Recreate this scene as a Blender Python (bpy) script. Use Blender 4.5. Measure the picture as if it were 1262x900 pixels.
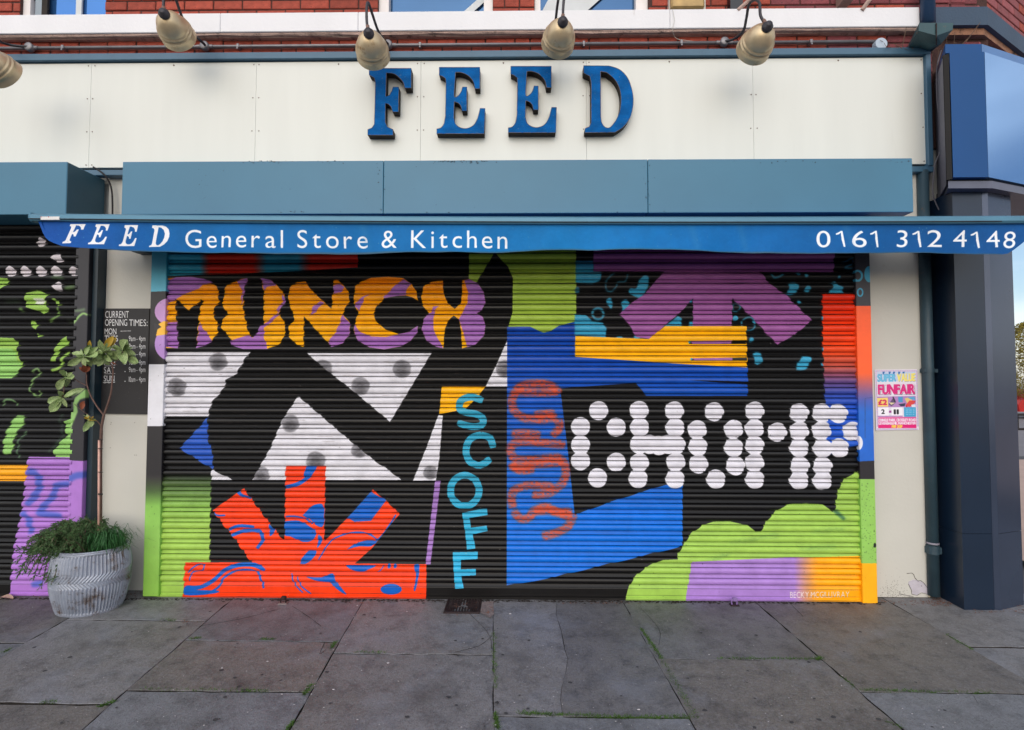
import bpy, bmesh, math, random
import numpy as np
from mathutils import Vector, Matrix
random.seed(7); RNG = np.random.default_rng(7)
R = math.radians
for o in list(bpy.data.objects): bpy.data.objects.remove(o)
S = bpy.context.scene
COL = S.collection

# ------------------------------------------------------------------ camera
PW, PH, F = 1262.0, 900.0, 640.0
D = 3.76
CAM = Vector((0.0, -D, 0.0))
yaw, pitch, roll = R(-0.8), R(2.05), R(0.08)
fwd = Vector((math.sin(yaw)*math.cos(pitch), math.cos(yaw)*math.cos(pitch), math.sin(pitch)))
rt = fwd.cross(Vector((0, 0, 1))).normalized(); up = rt.cross(fwd).normalized()
rt, up = rt*math.cos(roll)+up*math.sin(roll), up*math.cos(roll)-rt*math.sin(roll)
def ray(px, py):
    return (fwd + rt*((px-PW/2)/F) + up*((PH/2-py)/F))
def at(px, py, Y=0.0):
    d = ray(px, py); t = (Y-CAM.y)/d.y
    return CAM + d*t
CAM.z = -at(620, 738.5, 0).z           # the shutter line sits at z = 0
GS = 0.017                              # the pavement falls towards the road
def gz(y): return GS*y if y < 0.2 else GS*0.2
def atg(px, py, dz=0.0):
    d = ray(px, py); t = (GS*CAM.y+dz-CAM.z)/(d.z-GS*d.y)
    return CAM + d*t
def proj(p):
    v = Vector(p)-CAM; w = v.dot(fwd)
    return (PW/2+F*v.dot(rt)/w, PH/2-F*v.dot(up)/w)
def ZZ(py, Y=0.0, px=631): return at(px, py, Y).z
def XX(px, Y=0.0, py=450): return at(px, py, Y).x
cd = bpy.data.cameras.new('camera'); cam = bpy.data.objects.new('camera', cd); COL.objects.link(cam)
cd.sensor_width = 36.0; cd.lens = 36.0*F/PW; cd.clip_start = 0.05; cd.clip_end = 3000
cam.matrix_world = Matrix(((rt.x, up.x, -fwd.x, CAM.x), (rt.y, up.y, -fwd.y, CAM.y), (rt.z, up.z, -fwd.z, CAM.z), (0, 0, 0, 1)))
S.camera = cam

# ------------------------------------------------------------------ light
SUN_EL, SUN_AZ = R(27), R(-6)          # azimuth measured from straight behind the camera
sdir = Vector((math.sin(SUN_AZ)*math.cos(SUN_EL), -math.cos(SUN_AZ)*math.cos(SUN_EL), math.sin(SUN_EL)))
W = bpy.data.worlds.new('World'); S.world = W; W.use_nodes = True
nt = W.node_tree; nt.nodes.clear()
out = nt.nodes.new('ShaderNodeOutputWorld'); bg = nt.nodes.new('ShaderNodeBackground')
sky = nt.nodes.new('ShaderNodeTexSky'); sky.sky_type = 'NISHITA'; sky.sun_disc = False
sky.sun_elevation = SUN_EL; sky.sun_rotation = math.atan2(sdir.x, sdir.y)
sky.air_density = 1.0; sky.dust_density = 1.6; sky.ozone_density = 1.2
tc = nt.nodes.new('ShaderNodeTexCoord'); mp = nt.nodes.new('ShaderNodeMapping'); mp.inputs['Scale'].default_value = (1, 1, 2.4)
cn = nt.nodes.new('ShaderNodeTexNoise'); cn.inputs['Scale'].default_value = 2.2; cn.inputs['Detail'].default_value = 7
cr = nt.nodes.new('ShaderNodeValToRGB'); cr.color_ramp.elements[0].position = .38; cr.color_ramp.elements[1].position = .62
mx = nt.nodes.new('ShaderNodeMix'); mx.data_type = 'RGBA'
mx.inputs['B'].default_value = (9.2, 9.0, 8.9, 1)
nt.links.new(tc.outputs['Generated'], mp.inputs['Vector']); nt.links.new(mp.outputs[0], cn.inputs['Vector'])
nt.links.new(cn.outputs['Fac'], cr.inputs[0]); 
mul = nt.nodes.new('ShaderNodeMath'); mul.operation = 'MULTIPLY'; mul.inputs[1].default_value = .8
nt.links.new(cr.outputs[0], mul.inputs[0]); nt.links.new(mul.outputs[0], mx.inputs['Factor'])
nt.links.new(sky.outputs[0], mx.inputs['A']); nt.links.new(mx.outputs['Result'], bg.inputs['Color'])
bg.inputs['Strength'].default_value = 0.134
nt.links.new(bg.outputs[0], out.inputs[0])
ld = bpy.data.lights.new('sun', 'SUN'); ld.energy = 0.95; ld.angle = R(80); ld.color = (1, .975, .95)
sun = bpy.data.objects.new('sun', ld); COL.objects.link(sun)
sun.rotation_euler = (-sdir).to_track_quat('-Z', 'Y').to_euler()
vs = S.view_settings; vs.view_transform = 'Standard'; vs.look = 'None'; vs.exposure = 0.30; vs.gamma = 1.0

# ------------------------------------------------------------------ helpers
def lin(c):
    return tuple((v/255/12.92 if v/255 <= .04045 else ((v/255+.055)/1.055)**2.4) for v in c)
def newmat(name):
    m = bpy.data.materials.new(name); m.use_nodes = True
    return m, m.node_tree, m.node_tree.nodes['Principled BSDF']
def M(name, col, rough=.6, metal=0.0, var=.12, vs_=5, bump=0.0, bs=60, dirt=None, dcol=(60, 50, 42), ds=14, spec=.5, stretch=None, per=0.0):
    """procedural paint / stone / metal: base tone, slow variation, fine relief, blotches of dirt"""
    m, t, b = newmat(name); N = t.nodes; L = t.links
    b.inputs['Roughness'].default_value = rough; b.inputs['Metallic'].default_value = metal
    b.inputs['Specular IOR Level'].default_value = spec
    g = N.new('ShaderNodeTexCoord'); vec = g.outputs['Object']
    if stretch:
        mp = N.new('ShaderNodeMapping'); mp.inputs['Scale'].default_value = stretch; L.new(vec, mp.inputs[0]); vec = mp.outputs[0]
    n = N.new('ShaderNodeTexNoise'); n.inputs['Scale'].default_value = vs_; n.inputs['Detail'].default_value = 6; L.new(vec, n.inputs['Vector'])
    mr = N.new('ShaderNodeMapRange'); mr.inputs['From Min'].default_value = .25; mr.inputs['From Max'].default_value = .75
    mr.inputs['To Min'].default_value = 1-var; mr.inputs['To Max'].default_value = 1+var; L.new(n.outputs['Fac'], mr.inputs['Value'])
    mm = N.new('ShaderNodeMix'); mm.data_type = 'RGBA'; mm.blend_type = 'MULTIPLY'; mm.inputs['Factor'].default_value = 1
    mm.inputs['A'].default_value = (*lin(col), 1); L.new(mr.outputs[0], mm.inputs['B']); c = mm.outputs['Result']
    if per:
        oi = N.new('ShaderNodeObjectInfo'); hr = N.new('ShaderNodeMapRange'); hr.inputs['To Min'].default_value = 1-per; hr.inputs['To Max'].default_value = 1+per
        L.new(oi.outputs['Random'], hr.inputs['Value'])
        m3 = N.new('ShaderNodeMix'); m3.data_type = 'RGBA'; m3.blend_type = 'MULTIPLY'; m3.inputs['Factor'].default_value = 1
        L.new(c, m3.inputs['A']); L.new(hr.outputs[0], m3.inputs['B']); c = m3.outputs['Result']
    if dirt:
        n2 = N.new('ShaderNodeTexNoise'); n2.inputs['Scale'].default_value = ds; n2.inputs['Detail'].default_value = 8; n2.inputs['Roughness'].default_value = .7
        L.new(vec, n2.inputs['Vector'])
        r = N.new('ShaderNodeValToRGB'); r.color_ramp.elements[0].position = dirt; r.color_ramp.elements[1].position = min(1, dirt+.12); L.new(n2.outputs['Fac'], r.inputs[0])
        m2 = N.new('ShaderNodeMix'); m2.data_type = 'RGBA'; L.new(r.outputs[0], m2.inputs['Factor']); L.new(c, m2.inputs['A']); m2.inputs['B'].default_value = (*lin(dcol), 1); c = m2.outputs['Result']
    L.new(c, b.inputs['Base Color'])
    if bump:
        n3 = N.new('ShaderNodeTexNoise'); n3.inputs['Scale'].default_value = bs; n3.inputs['Detail'].default_value = 6; L.new(g.outputs['Object'], n3.inputs['Vector'])
        bp = N.new('ShaderNodeBump'); bp.inputs['Strength'].default_value = bump; bp.inputs['Distance'].default_value = .01
        L.new(n3.outputs['Fac'], bp.inputs['Height']); L.new(bp.outputs[0], b.inputs['Normal'])
    return m
def props(o, label=None, cat=None, group=None, kind=None):
    if label: o['label'] = label
    if cat: o['category'] = cat
    if group: o['group'] = group
    if kind: o['kind'] = kind
    return o
def attach(o, parent):
    if parent is not None:
        o.parent = parent; o.matrix_parent_inverse = parent_world(parent).inverted()
def parent_world(p):
    m = Matrix.LocRotScale(p.location, p.rotation_euler, p.scale)
    if p.parent: m = parent_world(p.parent) @ p.matrix_parent_inverse @ m
    return m
def mesh(name, verts, faces, mat, parent=None, smooth=False, idx=None):
    me = bpy.data.meshes.new(name); me.from_pydata([tuple(v) for v in verts], [], faces)
    for m in (mat if isinstance(mat, (list, tuple)) else [mat]): me.materials.append(m)
    if idx is not None: me.polygons.foreach_set('material_index', idx)
    if smooth: me.polygons.foreach_set('use_smooth', [True]*len(me.polygons))
    me.update(); o = bpy.data.objects.new(name, me); COL.objects.link(o); attach(o, parent)
    return o
def thing(name, loc, label, cat, group=None):
    o = bpy.data.objects.new(name, None); COL.objects.link(o); o.location = loc; o.empty_display_size = .1
    return props(o, label, cat, group)
class MB:
    """collects shapes, builds one mesh"""
    def __init__(s): s.v = []; s.f = []; s.i = []
    def add(s, vs, fs, i=0):
        b = len(s.v); s.v += [tuple(v) for v in vs]; s.f += [tuple(k+b for k in f) for f in fs]; s.i += [i]*len(fs); return s
    def box(s, x0, x1, y0, y1, z0, z1, c=0.0, i=0):
        if c <= 0:
            v = [(x, y, z) for z in (z0, z1) for y in (y0, y1) for x in (x0, x1)]
            return s.add(v, [(0, 2, 3, 1), (4, 5, 7, 6), (0, 1, 5, 4), (2, 6, 7, 3), (0, 4, 6, 2), (1, 3, 7, 5)], i)
        bm = bmesh.new(); bmesh.ops.create_cube(bm, size=1)
        for v in bm.verts: v.co = Vector(((x0+x1)/2+v.co.x*(x1-x0), (y0+y1)/2+v.co.y*(y1-y0), (z0+z1)/2+v.co.z*(z1-z0)))
        bmesh.ops.bevel(bm, geom=bm.edges[:]+bm.verts[:], offset=c, segments=1, affect='EDGES')
        bm.verts.index_update(); s.add([v.co[:] for v in bm.verts], [[v.index for v in f.verts] for f in bm.faces], i); bm.free(); return s
    def tube(s, pts, r, n=10, i=0, cap=True):
        pts = [Vector(p) for p in pts]; rs = r if isinstance(r, (list, tuple)) else [r]*len(pts)
        b = len(s.v); ref = Vector((.13, .3, 1)).normalized()
        for k, p in enumerate(pts):
            d = (pts[min(k+1, len(pts)-1)]-pts[max(k-1, 0)]).normalized()
            if abs(d.dot(ref)) > .97: ref = Vector((1, .1, 0)).normalized()
            u = (ref-d*ref.dot(d)).normalized(); w = d.cross(u); ref = u
            for j in range(n):
                a = 2*math.pi*j/n; s.v.append(tuple(p+(u*math.cos(a)+w*math.sin(a))*rs[k]))
        for k in range(len(pts)-1):
            for j in range(n):
                s.f.append((b+k*n+j, b+k*n+(j+1) % n, b+(k+1)*n+(j+1) % n, b+(k+1)*n+j)); s.i.append(i)
        if cap:
            s.f.append(tuple(b+j for j in range(n))[::-1]); s.i.append(i)
            s.f.append(tuple(b+(len(pts)-1)*n+j for j in range(n))); s.i.append(i)
        return s
    def lathe(s, prof, mtx, n=24, i=0):
        b = len(s.v)
        for r_, z_ in prof:
            for j in range(n):
                a = 2*math.pi*j/n; s.v.append(tuple(mtx @ Vector((r_*math.cos(a), r_*math.sin(a), z_))))
        for k in range(len(prof)-1):
            for j in range(n):
                s.f.append((b+k*n+j, b+k*n+(j+1) % n, b+(k+1)*n+(j+1) % n, b+(k+1)*n+j)); s.i.append(i)
        return s
    def build(s, name, mat, parent=None, smooth=False): return mesh(name, s.v, s.f, mat, parent, smooth, s.i)
def bx(name, x0, x1, y0, y1, z0, z1, mat, parent=None, c=0.0): return MB().box(x0, x1, y0, y1, z0, z1, c).build(name, mat, parent)
def quadbox(name, p, y1, mat, parent=None, Y=0.0):
    """thick plate: four front corners (TL,TR,BR,BL) in space, extruded back to depth y1"""
    f = [Vector(q) for q in p]; b = [Vector((q.x, y1, q.z)) for q in f]
    return mesh(name, f+b, [(0, 3, 2, 1), (4, 5, 6, 7), (0, 1, 5, 4), (1, 2, 6, 5), (2, 3, 7, 6), (3, 0, 4, 7)], mat, parent)
def smooth_curve(pts, n=5):
    P = [Vector(p) for p in pts]; o = []
    for k in range(len(P)-1):
        a, b, c, d = P[max(k-1, 0)], P[k], P[k+1], P[min(k+2, len(P)-1)]
        for j in range(n):
            t = j/n; o.append(.5*((2*b)+(c-a)*t+(2*a-5*b+4*c-d)*t*t+(3*b-a-3*c+d)*t**3))
    o.append(P[-1]); return o

# ------------------------------------------------------------------ painting flat print on surfaces
TILE = {}
for r_, (y0, s_, sd) in {'0': (0, 3.9125, 3.801), '1': (220, 3.9125, 3.801), '2': (430, 3.9125, 3.801), '3': (640, 3.4625, 3.461)}.items():
    for c_, x0 in zip('ABCD', (0, 310, 620, 930)): TILE[c_+r_] = (x0, y0, sd if c_ == 'D' else s_)
TILE.update(Z1=(170, 640, 8.575), Z2=(170, 300, 8.575), Z6=(620, 450, 3.91), Z8=(0, 270, 6.0), P=(0, 0, 1.0), G=(20, 410, 6.0), PO=(1060, 440, 8.575), CH=(110, 370, 6.0))
def T(tile, pts):
    x0, y0, s_ = TILE[tile]; return [(x0+x/s_, y0+y/s_) for x, y in pts]
_fc = {}
def glyph(ch):
    """outline triangles of one character of Blender's built-in font, size 1"""
    if ch in _fc: return _fc[ch]
    cu = bpy.data.curves.new('t', 'FONT'); cu.body = ch; cu.size = 1; cu.resolution_u = 5
    o = bpy.data.objects.new('t', cu); me = o.to_mesh(); me.calc_loop_triangles()
    v = np.array([w.co[:2] for w in me.vertices]) if len(me.vertices) else np.zeros((0, 2))
    tr = [tuple(t.vertices) for t in me.loop_triangles]
    r = (v, tr); o.to_mesh_clear(); bpy.data.objects.remove(o); bpy.data.curves.remove(cu)
    _fc[ch] = r; return r
class Canvas:
    """paint layer lying on the plane y = Y; shapes are given where the photograph shows them and carried onto the plane"""
    def __init__(s, x0, x1, z0, z1, Y, res, base):
        s.x0, s.z1, s.Y, s.k = x0, z1, Y, res; s.z0 = z0; s.x1 = x1
        s.w, s.h = int((x1-x0)*res), int((z1-z0)*res)
        s.a = np.empty((s.h, s.w, 3), np.float32); s.a[:] = np.array(base, np.float32)/255
    def c(s, p):
        q = at(p[0], p[1], s.Y); return ((q.x-s.x0)*s.k, (s.z1-q.z)*s.k)
    def mask(s, P, blur=0, hole=None):
        ss = 2; m = int(blur*3)+2
        P = np.array(P, float); rings = [P]+([np.array(hole, float)] if hole is not None else [])
        xa, ya = np.floor(P.min(0)).astype(int)-m; xb, yb = np.ceil(P.max(0)).astype(int)+m
        xa, ya = max(0, xa), max(0, ya); xb, yb = min(s.w, xb), min(s.h, yb)
        if xb <= xa or yb <= ya: return None
        H, Wd = (yb-ya)*ss, (xb-xa)*ss; g = np.zeros((H, Wd), bool)
        ys = ya+(np.arange(H)+.5)/ss; xs = xa+(np.arange(Wd)+.5)/ss
        for Rg in rings:
            for k in range(len(Rg)):
                (x1, y1), (x2, y2) = Rg[k-1], Rg[k]
                if y1 == y2: continue
                lo, hi = min(y1, y2), max(y1, y2)
                a = np.searchsorted(ys, lo); b = np.searchsorted(ys, hi)
                if b <= a: continue
                xi = x1+(ys[a:b]-y1)*(x2-x1)/(y2-y1)
                g[a:b] ^= xs[None, :] < xi[:, None]
        f = g.reshape(H//ss, ss, Wd//ss, ss).mean((1, 3)).astype(np.float32)
        if blur:
            r = max(1, int(blur))
            for _ in range(3):
                for ax in (0, 1):
                    k = 2*r+1; c = np.cumsum(np.pad(f, [(r+1, r) if i == ax else (0, 0) for i in (0, 1)]), axis=ax)
                    f = (np.take(c, range(k, c.shape[ax]), ax)-np.take(c, range(0, c.shape[ax]-k), ax))/k
        return xa, ya, f
    def lay(s, m, col, alpha=1.0, clip=None, rough=0):
        if m is None: return
        xa, ya, f = m; f = f*alpha; h, w = f.shape
        if rough:
            n = RNG.random((h//3+2, w//7+2)).astype(np.float32)
            n = np.kron(n, np.ones((3, 7), np.float32))[:h, :w]; f = f*np.clip(1.25-rough*n*1.6, 0, 1)
        if clip is not None: f = f*clip[ya:ya+h, xa:xa+w]
        cc = col((ya, xa, h, w)) if callable(col) else np.array(col, np.float32)/255
        R_ = s.a[ya:ya+h, xa:xa+w]; R_ += (cc-R_)*f[..., None]
    def poly(s, pts, col, tile='P', blur=0, alpha=1.0, clip=None, hole=None, curve=False, rough=0):
        P = T(tile, pts); 
        if curve: P = [tuple(v)[:2] for v in smooth_curve([(x, y, 0) for x, y in P]+[(P[0][0], P[0][1], 0)], 4)]
        hp = [s.c(p) for p in T(tile, hole)] if hole else None
        m = s.mask([s.c(p) for p in P], blur, hp); s.lay(m, col, alpha, clip, rough); return m
    def stroke(s, pts, w, col, tile='P', blur=0, alpha=1.0, clip=None, curve=True, rough=0):
        """w in tile units"""
        P = [(x, y, 0) for x, y in T(tile, pts)]; w = w/TILE[tile][2]/2
        if curve: P = smooth_curve(P, 4)
        P = [Vector(p) for p in P]; L_, R_ = [], []
        for k, p in enumerate(P):
            d = (P[min(k+1, len(P)-1)]-P[max(k-1, 0)]); d = d.normalized() if d.length else Vector((1, 0, 0))
            e = min(k, len(P)-1-k); ww = w*(.72 if e == 0 else 1)
            n = Vector((-d.y, d.x, 0))*ww; L_.append(p+n); R_.append(p-n)
        m = None
        H = None
        # union of quads so that a self-crossing stroke stays filled
        acc = None
        allp = [s.c((q.x, q.y)) for q in L_+R_]
        A = np.array(allp); xa, ya = np.floor(A.min(0)).astype(int)-3-blur*3; xb, yb = np.ceil(A.max(0)).astype(int)+3+blur*3
        xa, ya, xb, yb = max(0, int(xa)), max(0, int(ya)), min(s.w, int(xb)), min(s.h, int(yb))
        if xb <= xa or yb <= ya: return
        acc = np.zeros((yb-ya, xb-xa), np.float32)
        for k in range(len(P)-1):
            q = [s.c((v.x, v.y)) for v in (L_[k], L_[k+1], R_[k+1], R_[k])]
            mm = s.mask(q, blur)
            if mm is None: continue
            x, y, f = mm; h, w_ = f.shape; y2, x2 = y-ya, x-xa
            if y2 < 0 or x2 < 0: continue
            sub = acc[y2:y2+h, x2:x2+w_]; f = f[:sub.shape[0], :sub.shape[1]]; sub += f
        s.lay((xa, ya, np.clip(acc, 0, 1)), col, alpha, clip, rough)
    def circ(s, x, y, r, col, tile='P', blur=0, ry=None, w=0, **k):
        ry = ry or r; P = [(x+r*math.cos(a), y+ry*math.sin(a)) for a in np.linspace(0, 2*math.pi, 28)[:-1]]
        H = [(x+(r-w)*math.cos(a), y+(ry-w)*math.sin(a)) for a in np.linspace(0, 2*math.pi, 28)[:-1]] if w else None
        return s.poly(P, col, tile, blur, hole=H, **k)
    def text(s, txt, xl, yb, xr, cap, col, tile='P', slant=0.0, bold=0.0, alpha=1.0, dy=0.0, asp=None):
        """txt from xl to xr on the baseline yb with capitals cap high (tile units); dy = baseline drop over the run"""
        (xl, yb), (xr, _) = T(tile, [(xl, yb), (xr, yb)]); cap = cap/TILE[tile][2]; dy = dy/TILE[tile][2]
        ch = np.ptp(glyph('H')[0][:, 1]); x = 0; items = []
        for c in txt:
            if c == ' ': x += .30; continue
            v, tr = glyph(c); w0, w1 = v[:, 0].min(), v[:, 0].max()
            items.append((x-w0, v, tr)); x += (w1-w0)+.10
        tot = x-.10; kx = (xr-xl)/tot; ky = cap/ch
        if asp:     # keep the letter shapes, let the spacing take up the run
            kx = ky*asp; ws = [np.ptp(glyph(c)[0][:, 0]) if c != ' ' else .16 for c in txt]; n_g = len(txt)-1
            g = ((xr-xl)/kx-sum(ws))/n_g; x = 0; items = []
            for c, w_ in zip(txt, ws):
                if c != ' ': v, tr = glyph(c); items.append((x-v[:, 0].min(), v, tr))
                x += w_+g
        for off, v, tr in items:
            px = xl+(v[:, 0]+off)*kx; py = yb-v[:, 1]*ky+dy*((px-xl)/(xr-xl)); px = px+slant*v[:, 1]*ky
            C_ = np.array([s.c(p) for p in zip(px, py)])
            lo = np.floor(C_.min(0)).astype(int)-2; hi = np.ceil(C_.max(0)).astype(int)+2
            lo = np.maximum(lo, 0); hi = np.minimum(hi, (s.w, s.h))
            if (hi <= lo).any(): continue
            acc = np.zeros((hi[1]-lo[1], hi[0]-lo[0]), np.float32)
            for t in tr:
                mm = s.mask(C_[list(t)])
                if mm is None: continue
                X_, Y_, f = mm; h, w = f.shape; y2, x2 = Y_-lo[1], X_-lo[0]
                sy, sx = max(0, -y2), max(0, -x2); f = f[sy:, sx:]; y2, x2 = max(0, y2), max(0, x2)
                sub = acc[y2:y2+f.shape[0], x2:x2+f.shape[1]]; sub += f[:sub.shape[0], :sub.shape[1]]
            acc = np.clip(acc, 0, 1)
            if bold:
                b = int(round(bold)); g = acc.copy()
                for dx in range(-b, b+1):
                    for dyy in range(-b, b+1):
                        if dx*dx+dyy*dyy <= b*b+.5: g = np.maximum(g, np.roll(np.roll(acc, dx, 1), dyy, 0))
                acc = g
            s.lay((lo[0], lo[1], acc), col, alpha)
    def ramp(s, axis, stops):
        """colour that runs along photo x or y: stops = [(px, rgb), ...]"""
        pos = [(at(p, 500, s.Y).x-s.x0)*s.k if axis == 'x' else (s.z1-at(400, p, s.Y).z)*s.k for p, _ in stops]
        cs = np.array([c for _, c in stops], np.float32)/255
        def f(b):
            ya, xa, h, w = b; t = np.arange(xa, xa+w) if axis == 'x' else np.arange(ya, ya+h)
            o = np.stack([np.interp(t, pos, cs[:, k]) for k in range(3)], -1).astype(np.float32)
            return np.broadcast_to(o[None] if axis == 'x' else o[:, None], (h, w, 3))
        return f
    def image(s, name):
        im = bpy.data.images.new(name, s.w, s.h, alpha=False)
        px = np.ones((s.h, s.w, 4), np.float32); px[..., :3] = np.clip(s.a[::-1], 0, 1)
        im.pixels.foreach_set(px.ravel()); im.pack(); return im
    def material(s, name, root, rough=.45, bump=0.0, wear=.1, perf=None, spec=.5, scuff=None, spark=None, groove=None):
        m, t, b = newmat(name); N = t.nodes; L = t.links
        b.inputs['Roughness'].default_value = rough; b.inputs['Specular IOR Level'].default_value = spec; b.inputs['Coat Weight'].default_value = 0
        g = N.new('ShaderNodeTexCoord'); g.object = root
        ox, oz = (root.location.x, root.location.z) if root else (0, 0)
        sx = N.new('ShaderNodeSeparateXYZ'); L.new(g.outputs['Object'], sx.inputs[0])
        def mr(src, a, b_):
            q = N.new('ShaderNodeMapRange'); q.clamp = False; L.new(src, q.inputs['Value']); q.inputs['From Min'].default_value = a; q.inputs['From Max'].default_value = b_; return q.outputs[0]
        cb = N.new('ShaderNodeCombineXYZ'); L.new(mr(sx.outputs['X'], s.x0-ox, s.x1-ox), cb.inputs[0]); L.new(mr(sx.outputs['Z'], s.z0-oz, s.z1-oz), cb.inputs[1])
        im = N.new('ShaderNodeTexImage'); im.image = s.image(name); im.extension = 'EXTEND'; im.interpolation = 'Linear'; L.new(cb.outputs[0], im.inputs[0]); c = im.outputs[0]
        n = N.new('ShaderNodeTexNoise'); n.inputs['Scale'].default_value = 9; n.inputs['Detail'].default_value = 8; n.inputs['Roughness'].default_value = .65; L.new(g.outputs['Object'], n.inputs['Vector'])
        q = N.new('ShaderNodeMapRange'); q.inputs['From Min'].default_value = .3; q.inputs['From Max'].default_value = .7; q.inputs['To Min'].default_value = 1-wear; q.inputs['To Max'].default_value = 1+wear*.6; L.new(n.outputs['Fac'], q.inputs['Value'])
        mm = N.new('ShaderNodeMix'); mm.data_type = 'RGBA'; mm.blend_type = 'MULTIPLY'; mm.inputs['Factor'].default_value = 1; L.new(c, mm.inputs['A']); L.new(q.outputs[0], mm.inputs['B']); c = mm.outputs['Result']
        if perf:    # rows of small punched holes in the laths
            def sn(src, per):
                a = N.new('ShaderNodeMath'); a.operation = 'MULTIPLY'; a.inputs[1].default_value = 2*math.pi/per; L.new(src, a.inputs[0])
                z = N.new('ShaderNodeMath'); z.operation = 'SINE'; L.new(a.outputs[0], z.inputs[0]); return z.outputs[0]
            pr = N.new('ShaderNodeMath'); pr.operation = 'MULTIPLY'; L.new(sn(sx.outputs['X'], perf), pr.inputs[0]); L.new(sn(sx.outputs['Z'], perf), pr.inputs[1])
            r_ = N.new('ShaderNodeMapRange'); r_.inputs['From Min'].default_value = .2; r_.inputs['From Max'].default_value = .8; r_.inputs['To Min'].default_value = 1; r_.inputs['To Max'].default_value = .5; L.new(pr.outputs[0], r_.inputs['Value'])
            zz = N.new('ShaderNodeMath'); zz.operation = 'GREATER_THAN'; zz.inputs[1].default_value = .66-oz; L.new(sx.outputs['Z'], zz.inputs[0])
            m4 = N.new('ShaderNodeMix'); m4.data_type = 'RGBA'; m4.blend_type = 'MULTIPLY'; L.new(zz.outputs[0], m4.inputs['Factor']); L.new(c, m4.inputs['A']); L.new(r_.outputs[0], m4.inputs['B']); c = m4.outputs['Result']
        if groove:  # crease shade painted dark into the lath colour, made patchy by noise
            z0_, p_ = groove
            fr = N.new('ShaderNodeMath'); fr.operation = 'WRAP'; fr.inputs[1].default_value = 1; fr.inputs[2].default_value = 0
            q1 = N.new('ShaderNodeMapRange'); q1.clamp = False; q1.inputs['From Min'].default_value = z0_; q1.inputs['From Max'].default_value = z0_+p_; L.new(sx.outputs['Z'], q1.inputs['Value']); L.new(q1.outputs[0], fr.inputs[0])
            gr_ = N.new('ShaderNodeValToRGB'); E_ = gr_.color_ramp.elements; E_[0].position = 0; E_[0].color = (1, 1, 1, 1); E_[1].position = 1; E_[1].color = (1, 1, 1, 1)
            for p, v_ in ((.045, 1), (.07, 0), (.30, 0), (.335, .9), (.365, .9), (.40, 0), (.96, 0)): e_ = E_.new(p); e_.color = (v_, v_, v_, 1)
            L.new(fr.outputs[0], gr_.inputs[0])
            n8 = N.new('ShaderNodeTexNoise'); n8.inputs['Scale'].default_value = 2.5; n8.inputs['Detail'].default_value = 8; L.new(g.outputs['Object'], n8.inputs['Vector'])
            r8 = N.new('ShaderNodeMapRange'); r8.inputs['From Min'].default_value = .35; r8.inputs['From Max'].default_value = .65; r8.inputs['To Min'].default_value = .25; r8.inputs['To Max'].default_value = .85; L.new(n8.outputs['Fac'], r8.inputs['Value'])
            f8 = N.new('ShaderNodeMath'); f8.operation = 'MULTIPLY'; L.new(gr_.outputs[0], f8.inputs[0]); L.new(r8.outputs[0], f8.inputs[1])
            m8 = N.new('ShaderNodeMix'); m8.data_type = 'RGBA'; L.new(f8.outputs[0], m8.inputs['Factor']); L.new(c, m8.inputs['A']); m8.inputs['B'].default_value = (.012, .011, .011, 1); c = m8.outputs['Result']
        if scuff:   # scratches and grime drawn out along the laths
            mp = N.new('ShaderNodeMapping'); mp.inputs['Scale'].default_value = scuff; L.new(g.outputs['Object'], mp.inputs[0])
            n5 = N.new('ShaderNodeTexNoise'); n5.inputs['Scale'].default_value = 3; n5.inputs['Detail'].default_value = 9; n5.inputs['Roughness'].default_value = .75; L.new(mp.outputs[0], n5.inputs['Vector'])
            r5 = N.new('ShaderNodeValToRGB'); r5.color_ramp.elements[0].position = .62; r5.color_ramp.elements[1].position = .74; L.new(n5.outputs['Fac'], r5.inputs[0])
            f5 = N.new('ShaderNodeMath'); f5.operation = 'MULTIPLY'; f5.inputs[1].default_value = .38; L.new(r5.outputs[0], f5.inputs[0])
            m5 = N.new('ShaderNodeMix'); m5.data_type = 'RGBA'; L.new(f5.outputs[0], m5.inputs['Factor']); L.new(c, m5.inputs['A']); m5.inputs['B'].default_value = (.09, .08, .08, 1); c = m5.outputs['Result']
        if spark:
            n6 = N.new('ShaderNodeTexNoise'); n6.inputs['Scale'].default_value = spark; n6.inputs['Detail'].default_value = 3; L.new(g.outputs['Object'], n6.inputs['Vector'])
            r6 = N.new('ShaderNodeValToRGB'); r6.color_ramp.elements[0].position = .735; r6.color_ramp.elements[1].position = .76; L.new(n6.outputs['Fac'], r6.inputs[0])
            m6 = N.new('ShaderNodeMix'); m6.data_type = 'RGBA'; L.new(r6.outputs[0], m6.inputs['Factor']); L.new(c, m6.inputs['A']); m6.inputs['B'].default_value = (.02, .02, .02, 1); c = m6.outputs['Result']
        L.new(c, b.inputs['Base Color'])
        if bump:
            bp = N.new('ShaderNodeBump'); bp.inputs['Strength'].default_value = bump; bp.inputs['Distance'].default_value = .004
            n7 = N.new('ShaderNodeTexNoise'); n7.inputs['Scale'].default_value = 45; n7.inputs['Detail'].default_value = 5; L.new(g.outputs['Object'], n7.inputs['Vector'])
            L.new(n7.outputs['Fac'], bp.inputs['Height']); L.new(bp.outputs[0], b.inputs['Normal'])
        return m

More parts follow.
